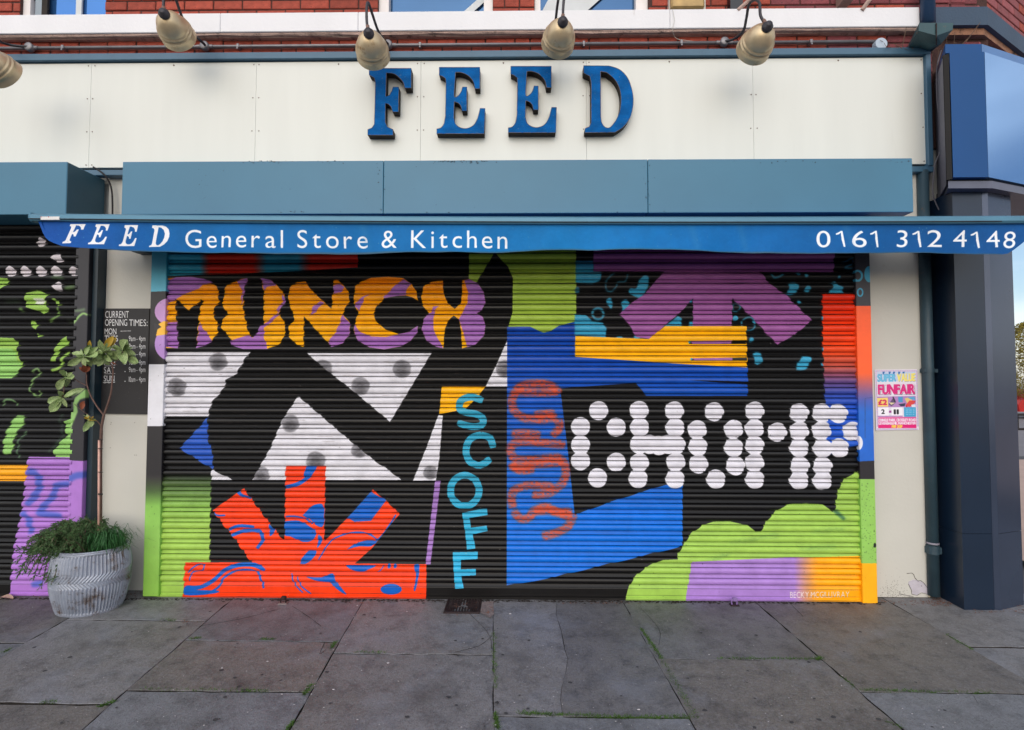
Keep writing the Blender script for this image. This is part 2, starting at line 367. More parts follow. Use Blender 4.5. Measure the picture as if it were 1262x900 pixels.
# ------------------------------------------------------------------ the mural on the big shutter
BLK = (9, 8, 10); YEL = (255, 184, 0); YEO = (246, 142, 6); PUR = (166, 108, 186); ORG = (244, 60, 6); BLU = (0, 92, 190); CYA = (58, 160, 198)
WHT = (228, 226, 236); GRN = (158, 198, 84); LIL = (168, 128, 204)
SHX0, SHX1 = XX(192), XX(1074); SHTOP = ZZ(272)
def paint_main():
    c = Canvas(SHX0-.05, SHX1+.05, -.02, SHTOP+.05, -0.008, 400, BLK)
    P, ST, CI = c.poly, c.stroke, c.circ
    # band across the top left
    P([(190, 300), (441, 300), (441, 330), (310, 336.5), (190, 341)], c.ramp('x', [(242, (52, 168, 200)), (254, (214, 40, 22)), (308, (226, 44, 22)), (325, (48, 156, 186)), (364, (48, 156, 186)), (380, (228, 48, 30)), (440, (230, 42, 30))]))
    # olive green field behind the black wedge, later the blue column
    P([(577.9, 300), (608, 300), (608, 314), (587.5, 347.5), (577.9, 347.5)], (156, 186, 64))
    P([(610, 300), (710, 300), (710, 400), (689, 402), (679, 408), (670, 410), (661, 407), (653, 403), (626, 404), (631.5, 385), (632, 343), (626, 329), (612, 314)], (162, 192, 68))
    bl = c.ramp('y', [(400, (10, 66, 164)), (450, (4, 72, 176)), (560, (8, 94, 198)), (640, (0, 108, 214)), (720, (0, 104, 208))])
    P([(624.8, 403), (653, 402.7), (661, 406.6), (670, 410), (679, 408), (689, 401.5), (710, 396), (712, 438), (846, 446), (921, 451), (921.5, 488), (796.4, 488), (783.6, 472), (690.3, 478.6), (699, 550), (708.2, 634.5), (754, 618), (819.4, 597.4), (841, 597.4), (841, 673), (780, 688), (721, 702), (680, 712), (624.3, 722)], bl)
    P([(849, 468.3), (922, 470.5), (922, 474), (880, 471)], BLK)
    # scribbled orange snake on the blue column
    so = (222, 78, 40)
    for q in ([(272, 140), (240, 105), (180, 88), (90, 100), (48, 150), (48, 210), (95, 252), (180, 262), (262, 250)], [(262, 262), (272, 300), (235, 342)], [(250, 232), (150, 240)],
              [(262, 128), (180, 132), (60, 128)], [(40, 335), (100, 328), (180, 338)], [(300, 384), (200, 376), (100, 370), (42, 385), (38, 420), (60, 452), (150, 456), (262, 446), (300, 490), (292, 560), (240, 605), (180, 628), (140, 622)],
              [(290, 468), (150, 480), (60, 492), (40, 470)], [(38, 480), (80, 505), (150, 500)], [(245, 588), (140, 578), (60, 598), (40, 640), (48, 688)], [(50, 700), (80, 738), (125, 735), (150, 700), (210, 684), (262, 708), (332, 704)],
              [(340, 715), (322, 762), (295, 790), (240, 812), (188, 826)], [(150, 705), (230, 700), (320, 730)]):
        ST(q, 42, so, 'Z6', 2, .85, rough=.5)
    # leopard blobs behind the purple star
    K = CYA
    P([(350, 395), (435, 395), (437, 447), (475, 450), (470, 490), (430, 510), (350, 502)], K, 'C1', 1)
    for q in ([(540, 452), (500, 490), (495, 530), (520, 545), (545, 522), (555, 500), (590, 495), (600, 458)],): ST(q, 8, (50, 110, 132), 'C1', 1.5)
    P([(655, 490), (680, 468), (702, 480), (695, 530), (660, 577), (610, 555), (612, 530), (640, 530)], K, 'C1', 1, curve=True)
    CI(358, 540, 11, (40, 100, 125), 'C1', 1, ry=18)
    P([(497, 585), (515, 575), (528, 600), (520, 630), (503, 608)], K, 'C1', 1, curve=True)
    P([(568, 600), (590, 583), (610, 600), (605, 630), (578, 648), (572, 620)], K, 'C1', 1, curve=True)
    CI(457, 653, 33, (52, 130, 158), 'C1', 1.5, w=12)
    P([(345, 652), (400, 660), (430, 688), (480, 695), (498, 722), (495, 768), (345, 757)], K, 'C1', 1)
    P([(770, 715), (810, 690), (840, 663), (860, 675), (862, 715)], K, 'C1', 1)
    P([(893, 715), (900, 690), (918, 690), (918, 715)], K, 'C1', 1); CI(905, 590, 9, K, 'C1', 1)
    CI(1122, 622, 22, (46, 120, 148), 'C1', 1, w=7); CI(1118, 675, 13, K, 'C1'); CI(1182, 702, 36, (50, 130, 160), 'C1', 1, w=8); CI(1195, 778, 12, K, 'C1', 1)
    P([(1205, 845), (1225, 838), (1245, 842), (1246, 890), (1215, 893), (1208, 870)], K, 'C1', 1)
    CI(560, 768, 17, K, 'C1', 1, ry=6); CI(645, 765, 17, (60, 150, 185), 'C1', 1, ry=10)
    ST([(75, 448), (90, 465), (115, 460), (135, 446)], 9, (48, 130, 160), 'D1', 1)
    for x, y, r in ((205, 445, 10), (240, 455, 9), (393, 462, 7), (248, 518, 15), (318, 655, 9), (320, 800, 8), (210, 580, 9), (0, 668, 9), (320, 872, 8)): CI(x, y, r, K, 'D1', 1)
    P([(155, 500), (172, 486), (200, 492), (204, 520), (185, 542), (148, 545), (160, 520)], K, 'D1', 1, curve=True)
    P([(345, 538), (365, 512), (362, 487), (378, 480), (388, 500), (412, 508), (418, 538)], K, 'D1', 1)
    ST([(405, 395), (430, 388), (462, 372), (455, 400), (420, 418), (462, 422)], 7, (44, 125, 155), 'D1', 1)
    P([(0, 820), (15, 812), (30, 830), (38, 862), (12, 874), (0, 860)], K, 'D1', 1)
    P([(190, 100), (205, 60), (225, 35), (262, 40), (258, 68), (235, 97)], K, 'D2', 1, curve=True)
    # purple star
    P([(731, 300), (1028.5, 300), (1027.5, 335.5), (731.5, 334)], (150, 84, 152), rough=0)
    P([(819.4, 334), (809, 345), (794, 363), (778.5, 373), (763, 387.4), (774.6, 399), (783.6, 415.5), (802, 418), (818, 402), (840, 383.6), (854, 367.7), (853.8, 404), (902, 404), (902.5, 367.7), (916, 381), (930, 395), (946, 413), (958.4, 424.7), (980, 412), (1000.5, 395), (983, 378), (967, 362), (950, 351.5), (935.8, 334)], (160, 92, 160))
    # yellow hand
    P([(708.7, 414.3), (799, 418), (819.4, 402), (919.7, 402), (920.8, 453), (846, 449), (708.7, 440)], YEL)
    for y0, y1, xa in ((419.3, 424, 848.6), (440.6, 444.6, 850)):
        P([(xa, y0+1.5), (919.9, y0), (919.9, y1), (xa+1, y1)], BLK); P([(xa+3, y0+1), (902, y0+.3), (902, y1-.5), (xa+5, y1-.4)], (158, 100, 168))
        CI(xa+1.5, (y0+y1)/2, 1.4, K)
    # red to blue column
    P([(1013, 361.5), (1075, 361.5), (1075, 556), (1040, 563), (1019, 566), (1017, 560), (1016.6, 496), (1014, 430)], c.ramp('y', [(361, (232, 40, 8)), (400, (250, 60, 14)), (430, (246, 76, 24)), (452, (190, 84, 74)), (468, (110, 74, 130)), (486, (48, 76, 176)), (505, (30, 84, 200)), (556, (32, 92, 206))]))
    P([(1019, 560), (1060, 548), (1066, 585), (1019, 585)], BLK, blur=2)
    # MUNCH
    yg = c.ramp('y', [(345, (250, 142, 0)), (372, (253, 166, 0)), (430, (255, 186, 4))])  # awning shade painted into the letters: deeper orange towards the top
    P([(190, 352), (205, 344), (222, 342), (250, 344), (268, 353), (270, 371), (262, 385), (269, 402), (268, 410), (262, 420), (240, 429), (190, 429)], yg, curve=False)
    P([(190, 374), (205, 373), (216, 370), (222, 366.5), (228, 362), (236, 358.5), (246, 356), (251, 350.5), (262, 348), (252, 344), (236, 341.5), (218, 342), (206, 346), (190, 352)], PUR)
    P([(190, 398), (218, 396.5), (220, 429.6), (200, 427), (190, 420)], PUR)
    P([(242, 429.6), (244, 412), (246, 397), (252, 407), (262, 420), (252, 426)], PUR)
    P([(216, 368), (221, 372), (233, 383), (248, 369), (250, 371), (246, 384), (244, 405), (242, 429.6), (220, 429.6), (218, 398)], BLK)
    P([(270, 352), (276, 366), (284, 370), (284, 345)], BLK)
    P([(281, 350.5), (290, 346.5), (298, 344), (305.5, 343.3), (302, 352), (300, 366), (300, 383), (303, 396), (306, 409), (310, 416), (315, 415), (318, 408), (325, 400), (325, 380), (325, 360), (321.5, 343.3), (333, 345), (343, 353), (351, 364), (351.5, 372), (343, 386), (349, 394), (352, 404), (350, 416), (343, 425), (330, 430), (311, 430), (300, 428.5), (288, 421), (281, 414), (273, 404), (273, 396), (281, 388), (277, 381), (273, 373), (277, 366), (276, 358)], yg)
    P([(291, 346), (305.5, 343), (302, 352), (300, 366), (297, 378), (298, 356)], PUR)
    P([(321.5, 343), (333, 345), (341, 352), (330, 353.5), (326, 358)], PUR); P([(348, 362), (351.8, 368), (351, 374), (342, 386), (341, 382), (348, 372)], PUR)
    P([(282, 421), (306, 413), (312, 416.5), (318, 408), (321, 402), (333, 394), (342, 385.5), (344, 389), (334, 397), (326, 404), (325, 414), (330, 430.5), (300, 430.5), (286, 426)], PUR)
    P([(365, 348), (376, 346.5), (384, 358), (398, 371), (409, 381), (409.5, 363), (412, 358), (410, 345.5), (415, 344.5), (424, 352), (430, 361), (430.6, 371), (425, 381), (422, 387.5), (429, 394), (432, 402), (430, 414), (422, 423), (408.5, 427.5), (401, 419), (387, 404), (375, 390), (374.5, 400), (374, 428), (365, 424.5), (356, 415), (356, 401), (363.5, 394), (360, 384), (355.5, 371), (355.5, 359), (359, 353)], yg)
    P([(411, 353), (417, 349), (425, 354), (420, 360), (411, 362)], PUR); P([(394, 371), (399.5, 373), (389, 384), (381.5, 390), (386, 378)], PUR)
    P([(422, 387.5), (432, 400), (430, 414), (422, 423), (408.5, 428), (404, 422), (414, 409), (418.5, 399)], PUR)
    P([(438, 353), (445, 346.5), (458, 342.7), (479, 341.4), (497, 343), (507, 350), (513, 359), (515.2, 371), (509, 367), (500.5, 364.5), (489, 365), (473.6, 368), (464.6, 377), (460.3, 386), (463.4, 396.4), (476, 406.6), (491.5, 411.7), (504, 409), (515.2, 401.5), (514.5, 409), (507, 419.4), (494, 427), (473.6, 430.9), (455.7, 428.3), (441.6, 420.6), (435.8, 409), (438, 396), (441.6, 386), (435.8, 373.4), (436.5, 360.6)], yg)
    P([(497, 344), (507, 350), (500, 358), (500.5, 364), (489, 365), (473.6, 368), (472.5, 366), (480, 359), (489, 350)], PUR)
    P([(459.5, 361), (449, 367), (443, 383), (437.8, 378), (437.8, 373), (447, 366)], PUR)
    P([(437, 399), (443, 409), (458, 414.8), (476, 415.5), (491.5, 411.7), (504, 409), (515.2, 401.5), (514.5, 409), (507, 419.4), (494, 427), (473.6, 430.9), (455.7, 428.3), (441.6, 420.6), (436.5, 410)], PUR)
    P([(522, 353), (532.4, 347), (545.7, 345.8), (546.4, 360.6), (551.5, 373.4), (560.5, 381), (568, 373.4), (569.4, 360.6), (569.4, 345.2), (578.4, 344), (588.6, 349), (596.3, 360.6), (598.3, 373.4), (593.7, 382.3), (587.3, 386), (595, 391), (598.3, 401.5), (596.3, 414.3), (586, 424.5), (569.4, 429.6), (568, 406.6), (565.6, 393.8), (559.2, 389.2), (551.5, 396.4), (547.7, 409), (546.4, 429.6), (537.5, 427.5), (526, 420.6), (519.6, 406.6), (522, 393.8), (528.5, 386), (521, 377), (519, 365.7)], yg)
    P([(572, 345.2), (578.4, 344), (588.6, 349), (596.3, 360.6), (598.3, 373.4), (593.7, 382.3), (587.3, 386), (595, 391), (598.3, 401.5), (596.3, 414.3), (586, 424.5), (575.8, 428.3), (570.7, 409), (565.6, 393.8), (570.7, 383.6), (576, 373.4), (577, 360.6)], PUR)
    P([(528.5, 386), (536, 383.6), (533.6, 396.4), (535, 409), (546.4, 429.6), (537.5, 427.5), (526, 420.6), (519.6, 406.6), (522, 393.8)], PUR); P([(541, 377), (533, 385), (530, 388), (534, 378)], PUR)
    # white angular pieces with grey dots
    tri = np.zeros((c.h, c.w), np.float32)
    def WP(pts, tile='P'):
        m = P(pts, (224, 222, 230), tile)
        if m is not None: xa, ya, f = m; tri[ya:ya+f.shape[0], xa:xa+f.shape[1]] += f
    WP([(-30, 15), (1205, 15), (1180, 50), (1140, 120), (1090, 150), (1080, 190), (1020, 260), (1003, 325), (-30, 325)], 'A2')
    WP([(265, 20), (868, 20), (668, 352), (480, 195), (370, 110)], 'B2')
    WP([(225, 228), (460, 430), (600, 545), (655, 580), (722, 632), (3, 632), (90, 480), (150, 340)], 'B2')
    WP([(1020, 580), (1060, 600), (1122, 632), (1018, 632)], 'A2')
    WP([(900, 320), (922, 322), (905, 530), (888, 635), (778, 635), (845, 470)], 'B2')
    WP([(624.9, 419.4), (624.9, 476.5), (598.3, 476.5), (611.6, 450)])
    np.clip(tri, 0, 1, out=tri)
    for x, y, r, t in ((1052, 62, 44, 'A2'), (853, 185, 45, 'A2'), (345, 97, 44, 'B2'), (525, 180, 44, 'B2'), (725, 97, 44, 'B2'), (188, 360, 42, 'B2'), (310, 540, 46, 'B2'), (45, 610, 42, 'B2'), (518, 488, 38, 'B2'), (862, 597, 34, 'B2'), (1220, 97, 42, 'B2')):
        CI(x, y, r, (104, 102, 108), t, 1.5, alpha=.75, clip=tri, rough=.3); CI(x, y+r*.2, r*.6, (66, 64, 68), t, 3, alpha=.6, clip=tri, rough=.5)
    P([(1000, 325), (1003, 440), (1025, 500), (1027, 582), (960, 540), (865, 480), (930, 410), (985, 350)], (38, 88, 192), 'A2')
    P([(917, 180), (1130, 180), (1085, 238), (1030, 290), (905, 315)], YEL, 'B2')
    # lower left: green block, orange crown
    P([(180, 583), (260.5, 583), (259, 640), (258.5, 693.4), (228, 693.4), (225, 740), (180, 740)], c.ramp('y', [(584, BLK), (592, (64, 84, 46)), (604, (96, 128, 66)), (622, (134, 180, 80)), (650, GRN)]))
    crown = np.zeros((c.h, c.w), np.float32)
    m = P([(228, 693.4), (310, 693.4), (290, 665), (270, 640), (262, 629), (300.3, 601.8), (310, 615), (327, 638), (344.5, 660), (350.8, 666), (351, 640), (352, 574.4), (401.3, 574.4), (399.5, 667), (407, 660), (432, 634), (459.5, 603.3), (476, 617), (492.7, 633.7), (480, 648), (459, 675), (437, 694.8), (525.6, 695.5), (525, 740), (225, 740)], ORG)
    crown[m[1]:m[1]+m[2].shape[0], m[0]:m[0]+m[2].shape[1]] = m[2]
    def B(pts, tile, curve=True): P(pts, BLU, tile, clip=crown, curve=curve)
    def BS(pts, w, tile): ST(pts, w, BLU, tile, clip=crown)
    TILE['CR'] = (200, 560, 3.5056)
    BS([(645, 50), (640, 80), (615, 110), (580, 130), (530, 142)], 17, 'CR'); B([(620, 52), (665, 52), (640, 100), (612, 108)], 'CR')
    B([(608, 262), (640, 228), (670, 214), (697, 222), (697, 305), (672, 308), (640, 285)], 'CR')
    B([(528, 290), (590, 288), (650, 318), (664, 350), (640, 376), (600, 378), (560, 355), (528, 345)], 'CR'); BS([(535, 268), (570, 266), (610, 275), (650, 300)], 7, 'CR')
    B([(880, 160), (905, 163), (968, 198), (900, 288), (830, 292), (788, 272), (830, 225)], 'CR', False)
    BS([(676, 455), (705, 405), (740, 365), (800, 342), (860, 338), (910, 352), (940, 380)], 6, 'CR'); B([(798, 410), (830, 388), (880, 374), (925, 378), (900, 396), (850, 396)], 'CR')
    B([(594, 473), (604, 448), (635, 415), (664, 420), (655, 445), (622, 472)], 'CR'); B([(790, 480), (918, 480), (890, 496), (862, 508), (820, 497)], 'CR')
    CI(980, 482, 7, BLU, 'CR', ry=10); CI(1006, 482, 7, BLU, 'CR', ry=9)
    B([(620, 528), (690, 530), (735, 516), (755, 555), (795, 606), (760, 588), (720, 555), (670, 545)], 'CR'); CI(988, 584, 46, BLU, 'CR', ry=23)
    B([(1086, 478), (1110, 478), (1105, 540), (1092, 590), (1086, 580), (1096, 530)], 'CR')
    BS([(558, 515), (575, 565), (606, 598)], 6, 'CR'); BS([(585, 528), (600, 570), (642, 603)], 6, 'CR'); BS([(958, 478), (945, 498), (930, 508)], 4, 'CR')
    BS([(325, 158), (350, 178), (382, 188)], 13, 'CR'); BS([(215, 248), (240, 262), (275, 262)], 7, 'CR')
    BS([(285, 328), (330, 308), (400, 312)], 13, 'CR'); BS([(300, 350), (350, 332), (410, 330), (436, 360), (412, 405)], 15, 'CR'); B([(462, 300), (485, 318), (478, 345), (464, 348)], 'CR')
    B([(675, 345), (692, 360), (682, 390), (670, 400)], 'CR'); BS([(1010, 260), (985, 300), (950, 350), (900, 395)], 7, 'CR')
    BS([(100, 575), (160, 575), (220, 545), (270, 500), (330, 478), (400, 478), (445, 500)], 17, 'CR'); BS([(110, 592), (200, 596), (245, 570), (270, 530), (330, 500), (400, 502), (430, 545), (436, 580)], 9, 'CR')
    BS([(120, 545), (130, 510), (175, 500), (180, 478), (150, 478), (108, 512)], 6, 'CR'); B([(96, 570), (130, 585), (240, 590), (215, 603), (96, 606)], 'CR')
    P([(536.2, 592.3), (543.1, 592.3), (530.4, 695.7), (524.3, 695.7)], (160, 116, 190))
    # SCOFF
    sc = c.ramp('y', [(480, (50, 158, 190)), (600, (44, 164, 200)), (720, (40, 176, 222))])
    ST([(1116, 250), (1060, 232), (1012, 248), (1002, 285), (1030, 306), (1082, 314), (1116, 338), (1108, 368), (1060, 374), (992, 356)], 34, sc, 'B2')
    ST([(1165, 478), (1150, 432), (1100, 416), (1052, 438), (1034, 490), (1050, 540), (1100, 562), (1152, 530)], 34, sc, 'B2')
    CI(1028, 683, 86, sc, 'B2', ry=91, w=34)
    P([(569.4, 632), (600, 626.5), (601, 634.5), (578.4, 638), (580.5, 650), (600, 647.5), (600.8, 655), (582.5, 658.5), (586, 675.5), (575.5, 677), (573, 655), (570.5, 640)], sc)
    P([(858, 142), (965, 140), (965, 168), (893, 172), (893, 212), (957, 210), (957, 240), (895, 242), (905, 295), (868, 298), (862, 220)], sc, 'B3')
    # CHOMP
    TILE['M2'] = (620, 430, 3.9125)
    for x, y in ((460, 298), (545, 378), (373, 375), (373, 463), (373, 540), (545, 546), (455, 622), (655, 297), (657, 378), (657, 460), (657, 548), (650, 625), (705, 460), (750, 466), (795, 460), (825, 299), (828, 380), (833, 462), (832, 545), (828, 627),
                 (1017, 303), (935, 390), (938, 470), (942, 555), (1025, 628), (1110, 388), (1110, 475), (1120, 563), (1212, 300), (1210, 385), (1212, 465), (1212, 548), (1212, 628)): CI(x, y, 46.5, WHT, 'C2')
    for x, y in ((105, 390), (208, 300), (208, 385), (207, 463), (212, 548), (206, 615), (314, 300), (390, 303), (312, 383), (316, 465), (395, 464), (318, 550), (315, 617), (456, 386)): CI(x, y, 45.5, WHT, 'D2')
    # bottom right: green hedge, lilac to yellow strip
    P([(769, 745), (774.5, 724), (782, 711), (796, 699), (816.4, 689.7), (835, 689), (835, 683), (842, 672), (851, 658), (865.5, 647), (880, 643.3), (900, 643), (921.6, 647.5), (932, 656), (937, 655), (945.8, 640.5), (957, 629), (969.5, 622), (993, 620), (1014, 622), (1027, 631.5), (1029.5, 624), (1031, 611), (1035, 598), (1043, 588), (1057, 580.7), (1075, 579), (1075, 745)], GRN)
    for q in ([(1000, 655), (1040, 652)], [(935, 662), (960, 660)], [(850, 700), (900, 682)], [(900, 668), (935, 664)], [(985, 676), (1030, 674)]): ST(q, 5, (70, 110, 70), blur=3, alpha=.3, rough=.6)
    ST([(1028, 628), (1040, 640)], 5, (30, 80, 70), blur=2, alpha=.7)
    P([(852.5, 692), (930, 688.5), (1075, 685), (1075, 745), (844, 745)], c.ramp('x', [(975, LIL), (1004, (252, 168, 20)), (1030, (253, 172, 10))]))
    c.text('BECKY.MCGILLIVRAY', 974, 737.0, 1047, 7.2, (226, 214, 214), dy=-.5, bold=0)
    # scuffs
    for _ in range(150):
        x, y = RNG.uniform(205, 620), RNG.uniform(430, 560); ST([(x, y), (x+RNG.uniform(3, 22), y+RNG.uniform(-.4, .4))], .7, (104, 88, 80), alpha=.45, blur=0, rough=.5, curve=False)
    for _ in range(160):
        x, y = RNG.uniform(200, 1060), RNG.uniform(320, 735); CI(x, y, RNG.uniform(.25, .6), (12, 12, 12) if RNG.random() < .7 else (190, 180, 170), alpha=.7)
    return c
def paint_guide_left():
    c = Canvas(XX(170), XX(210), -.02, SHTOP+.1, -.03, 360, (32, 30, 35)); P = c.poly
    P([(165, 290), (215, 290), (215, 358.5), (165, 360.5)], c.ramp('y', [(300, (30, 120, 150)), (330, (40, 150, 180)), (358, (92, 186, 214))]))
    c.circ(211, 384, 20.5, (198, 150, 208), ry=17); c.circ(211, 424, 20.5, (182, 140, 208), ry=21)
    P([(195, 399.5), (201, 396), (206, 396), (206, 412), (192, 414), (194, 406), (198, 403)], (250, 190, 60)); P([(190, 398), (199, 403), (190, 408)], (44, 41, 48))
    P([(165, 449), (215, 449), (215, 525), (165, 525.5)], (222, 222, 230))
    P([(165, 586), (215, 586), (215, 745), (165, 745)], c.ramp('y', [(588, (44, 41, 44)), (606, (70, 96, 50)), (624, (134, 190, 84)), (660, (150, 204, 96)), (735, (136, 188, 74))]), blur=2)
    for _ in range(30): c.circ(RNG.uniform(180, 205), RNG.uniform(320, 725), RNG.uniform(.2, .5), (30, 30, 30), alpha=.7)
    return c
def paint_guide_right():
    c = Canvas(XX(1045), XX(1095), -.02, SHTOP+.1, -.03, 360, (50, 48, 56)); P = c.poly
    c.circ(1057, 340, 6.5, CYA, w=2.6, ry=7.5); c.circ(1071, 338, 6, CYA, ry=10); c.circ(1060, 360.5, 4, CYA, w=1.8, ry=5.5)
    P([(1040, 377), (1095, 377), (1095, 575), (1040, 567)], c.ramp('y', [(377, (255, 92, 34)), (458, (255, 96, 36)), (474, (176, 92, 110)), (492, (76, 92, 178)), (506, (30, 104, 204)), (568, (24, 98, 200))]))
    c.circ(1057.5, 546, 5.8, WHT, ry=9); c.stroke([(1066, 540), (1066, 491), (1074, 490)], .7, (40, 50, 80), alpha=.8, curve=False)
    P([(1040, 572), (1062, 568.5), (1095, 567), (1095, 588), (1078, 590), (1040, 590)], (34, 30, 36))
    P([(1040, 590.5), (1095, 590.5), (1095, 694), (1082, 694), (1070, 695), (1040, 694.5)], (146, 198, 92)); P([(1040, 694.6), (1095, 694), (1095, 760), (1040, 760)], (253, 178, 4))
    for _ in range(140): c.circ(RNG.uniform(1062, 1081), RNG.uniform(596, 690), RNG.uniform(.2, .7), (50, 70, 40), alpha=.6)
    c.circ(1078, 672, 1.6, (14, 20, 20), ry=3)
    return c
def paint_left():
    c = Canvas(XX(-160), XX(93), -.02, SHTOP+.05, -0.008, 360, BLK); P, ST, CI = c.poly, c.stroke, c.circ
    g = (150, 192, 84); g2 = (150, 204, 110)
    for x, y, rx, ry in ((300, 172, 34, 36), (420, 285, 40, 34), (75, 387, 42, 40), (185, 387, 42, 40), (300, 387, 42, 40), (412, 387, 45, 40), (542, 387, 42, 36), (425, 497, 38, 36)):
        P([(x-rx*1.1, y), (x-rx*.4, y-ry*.7), (x, y-ry), (x+rx*.7, y-ry*.6), (x+rx*.9, y), (x+rx, y+ry*.8), (x, y+ry), (x-rx*.6, y+ry*.5)], (216, 208, 214), 'Z8', curve=True)
    P([(190, 545), (270, 525), (362, 560), (330, 600), (340, 640), (370, 665), (320, 702), (280, 680), (195, 652), (183, 600)], g, 'Z8')
    P([(250, 588), (330, 588), (320, 635), (262, 632)], (222, 226, 214), 'Z8', 1); ST([(30, 610), (150, 605)], 40, (40, 56, 36), 'Z8', 3, .6); CI(158, 670, 16, (110, 150, 80), 'Z8', 2)
    P([(-60, 430), (62, 440), (50, 490), (0, 522), (-60, 520)], g, 'Z8'); P([(385, 590), (410, 588), (447, 637), (430, 645)], g, 'Z8')
    ST([(432, 650), (425, 695), (440, 712), (395, 740), (360, 762)], 15, (112, 150, 74), 'Z8', 1); ST([(380, 432), (480, 436)], 20, (60, 84, 50), 'Z8', 2); ST([(480, 515), (560, 498)], 26, (96, 128, 72), 'Z8', 3)
    P([(215, 755), (240, 750), (287, 790), (270, 818), (240, 797)], g, 'Z8'); P([(270, 845), (325, 865), (290, 877)], g, 'Z8'); ST([(505, 745), (530, 775)], 26, (60, 84, 40), 'Z8', 3, .6)
    P([(-60, 765), (70, 770), (90, 800), (80, 840), (100, 874), (110, 910), (60, 960), (-60, 960)], g, 'A1')
    P([(280, 790), (325, 760), (330, 800), (285, 832), (270, 882), (245, 882), (262, 830)], g, 'A1')
    P([(-60, -5), (65, 0), (85, 50), (105, 90), (60, 142), (-60, 142)], g2, 'A2')
    ST([(330, 15), (300, 50), (290, 90), (250, 105)], 15, g, 'A2', 1); ST([(150, 115), (185, 95), (190, 120), (150, 165), (150, 210), (185, 230), (195, 200)], 9, (128, 168, 100), 'A2', 1); ST([(10, 275), (30, 245), (70, 250), (78, 275)], 9, (110, 150, 96), 'A2', 1)
    P([(80, 320), (115, 322), (122, 350), (70, 420), (58, 505), (20, 512), (12, 470), (25, 410), (50, 360)], g2, 'A2', 1)
    P([(310, 350), (360, 330), (370, 525), (262, 522), (258, 490), (290, 450), (320, 420)], g2, 'A2')
    ST([(238, 500), (250, 480), (300, 420), (290, 340), (300, 310)], 9, (60, 84, 66), 'A2', 2); ST([(90, 530), (85, 500), (92, 440), (135, 395)], 9, (84, 116, 84), 'A2', 1)
    P([(-60, 573.6), (33, 573.6), (32, 592.8), (-60, 592.8)], (250, 172, 20))
    P([(34.5, 563), (100, 564), (100, 745), (11, 745), (12.5, 720), (17, 675), (23, 647), (27, 624), (30, 602)], (172, 118, 204))
    b = (66, 92, 190)
    for q, w in (([(130, 590), (172, 602), (190, 640), (180, 690), (130, 752)], 34), ([(345, 650), (270, 660), (262, 700), (210, 760), (192, 792), (300, 805)], 30), ([(105, 785), (140, 830), (150, 890)], 28)): ST(q, w, b, 'A2', 2, .85)
    ST([(38, 721), (52, 719)], 7, b, blur=2, alpha=.8)
    return c
def paint_left_guide():
    c = Canvas(XX(80), XX(115), -.02, SHTOP+.1, 0, 360, (42, 41, 48)); g = (158, 206, 120)
    c.stroke([(560, 680), (600, 678), (640, 668)], 18, (110, 136, 100), 'Z8', 2); c.stroke([(552, 775), (590, 725), (625, 700), (655, 712)], 14, g, 'Z8', 1)
    c.poly([(525, 412), (490, 440), (445, 480), (430, 520), (432, 560), (405, 600), (402, 700), (404, 760), (414, 760), (420, 690), (450, 620), (464, 585), (458, 530), (480, 495), (525, 480)], g, 'G', 1)
    c.poly([(75, 566.5), (115, 568.5), (115, 760), (75, 760)], (172, 118, 204)); c.stroke([(84, 592), (95, 586), (108, 585)], 8, (66, 92, 190), blur=2, alpha=.85)
    return c
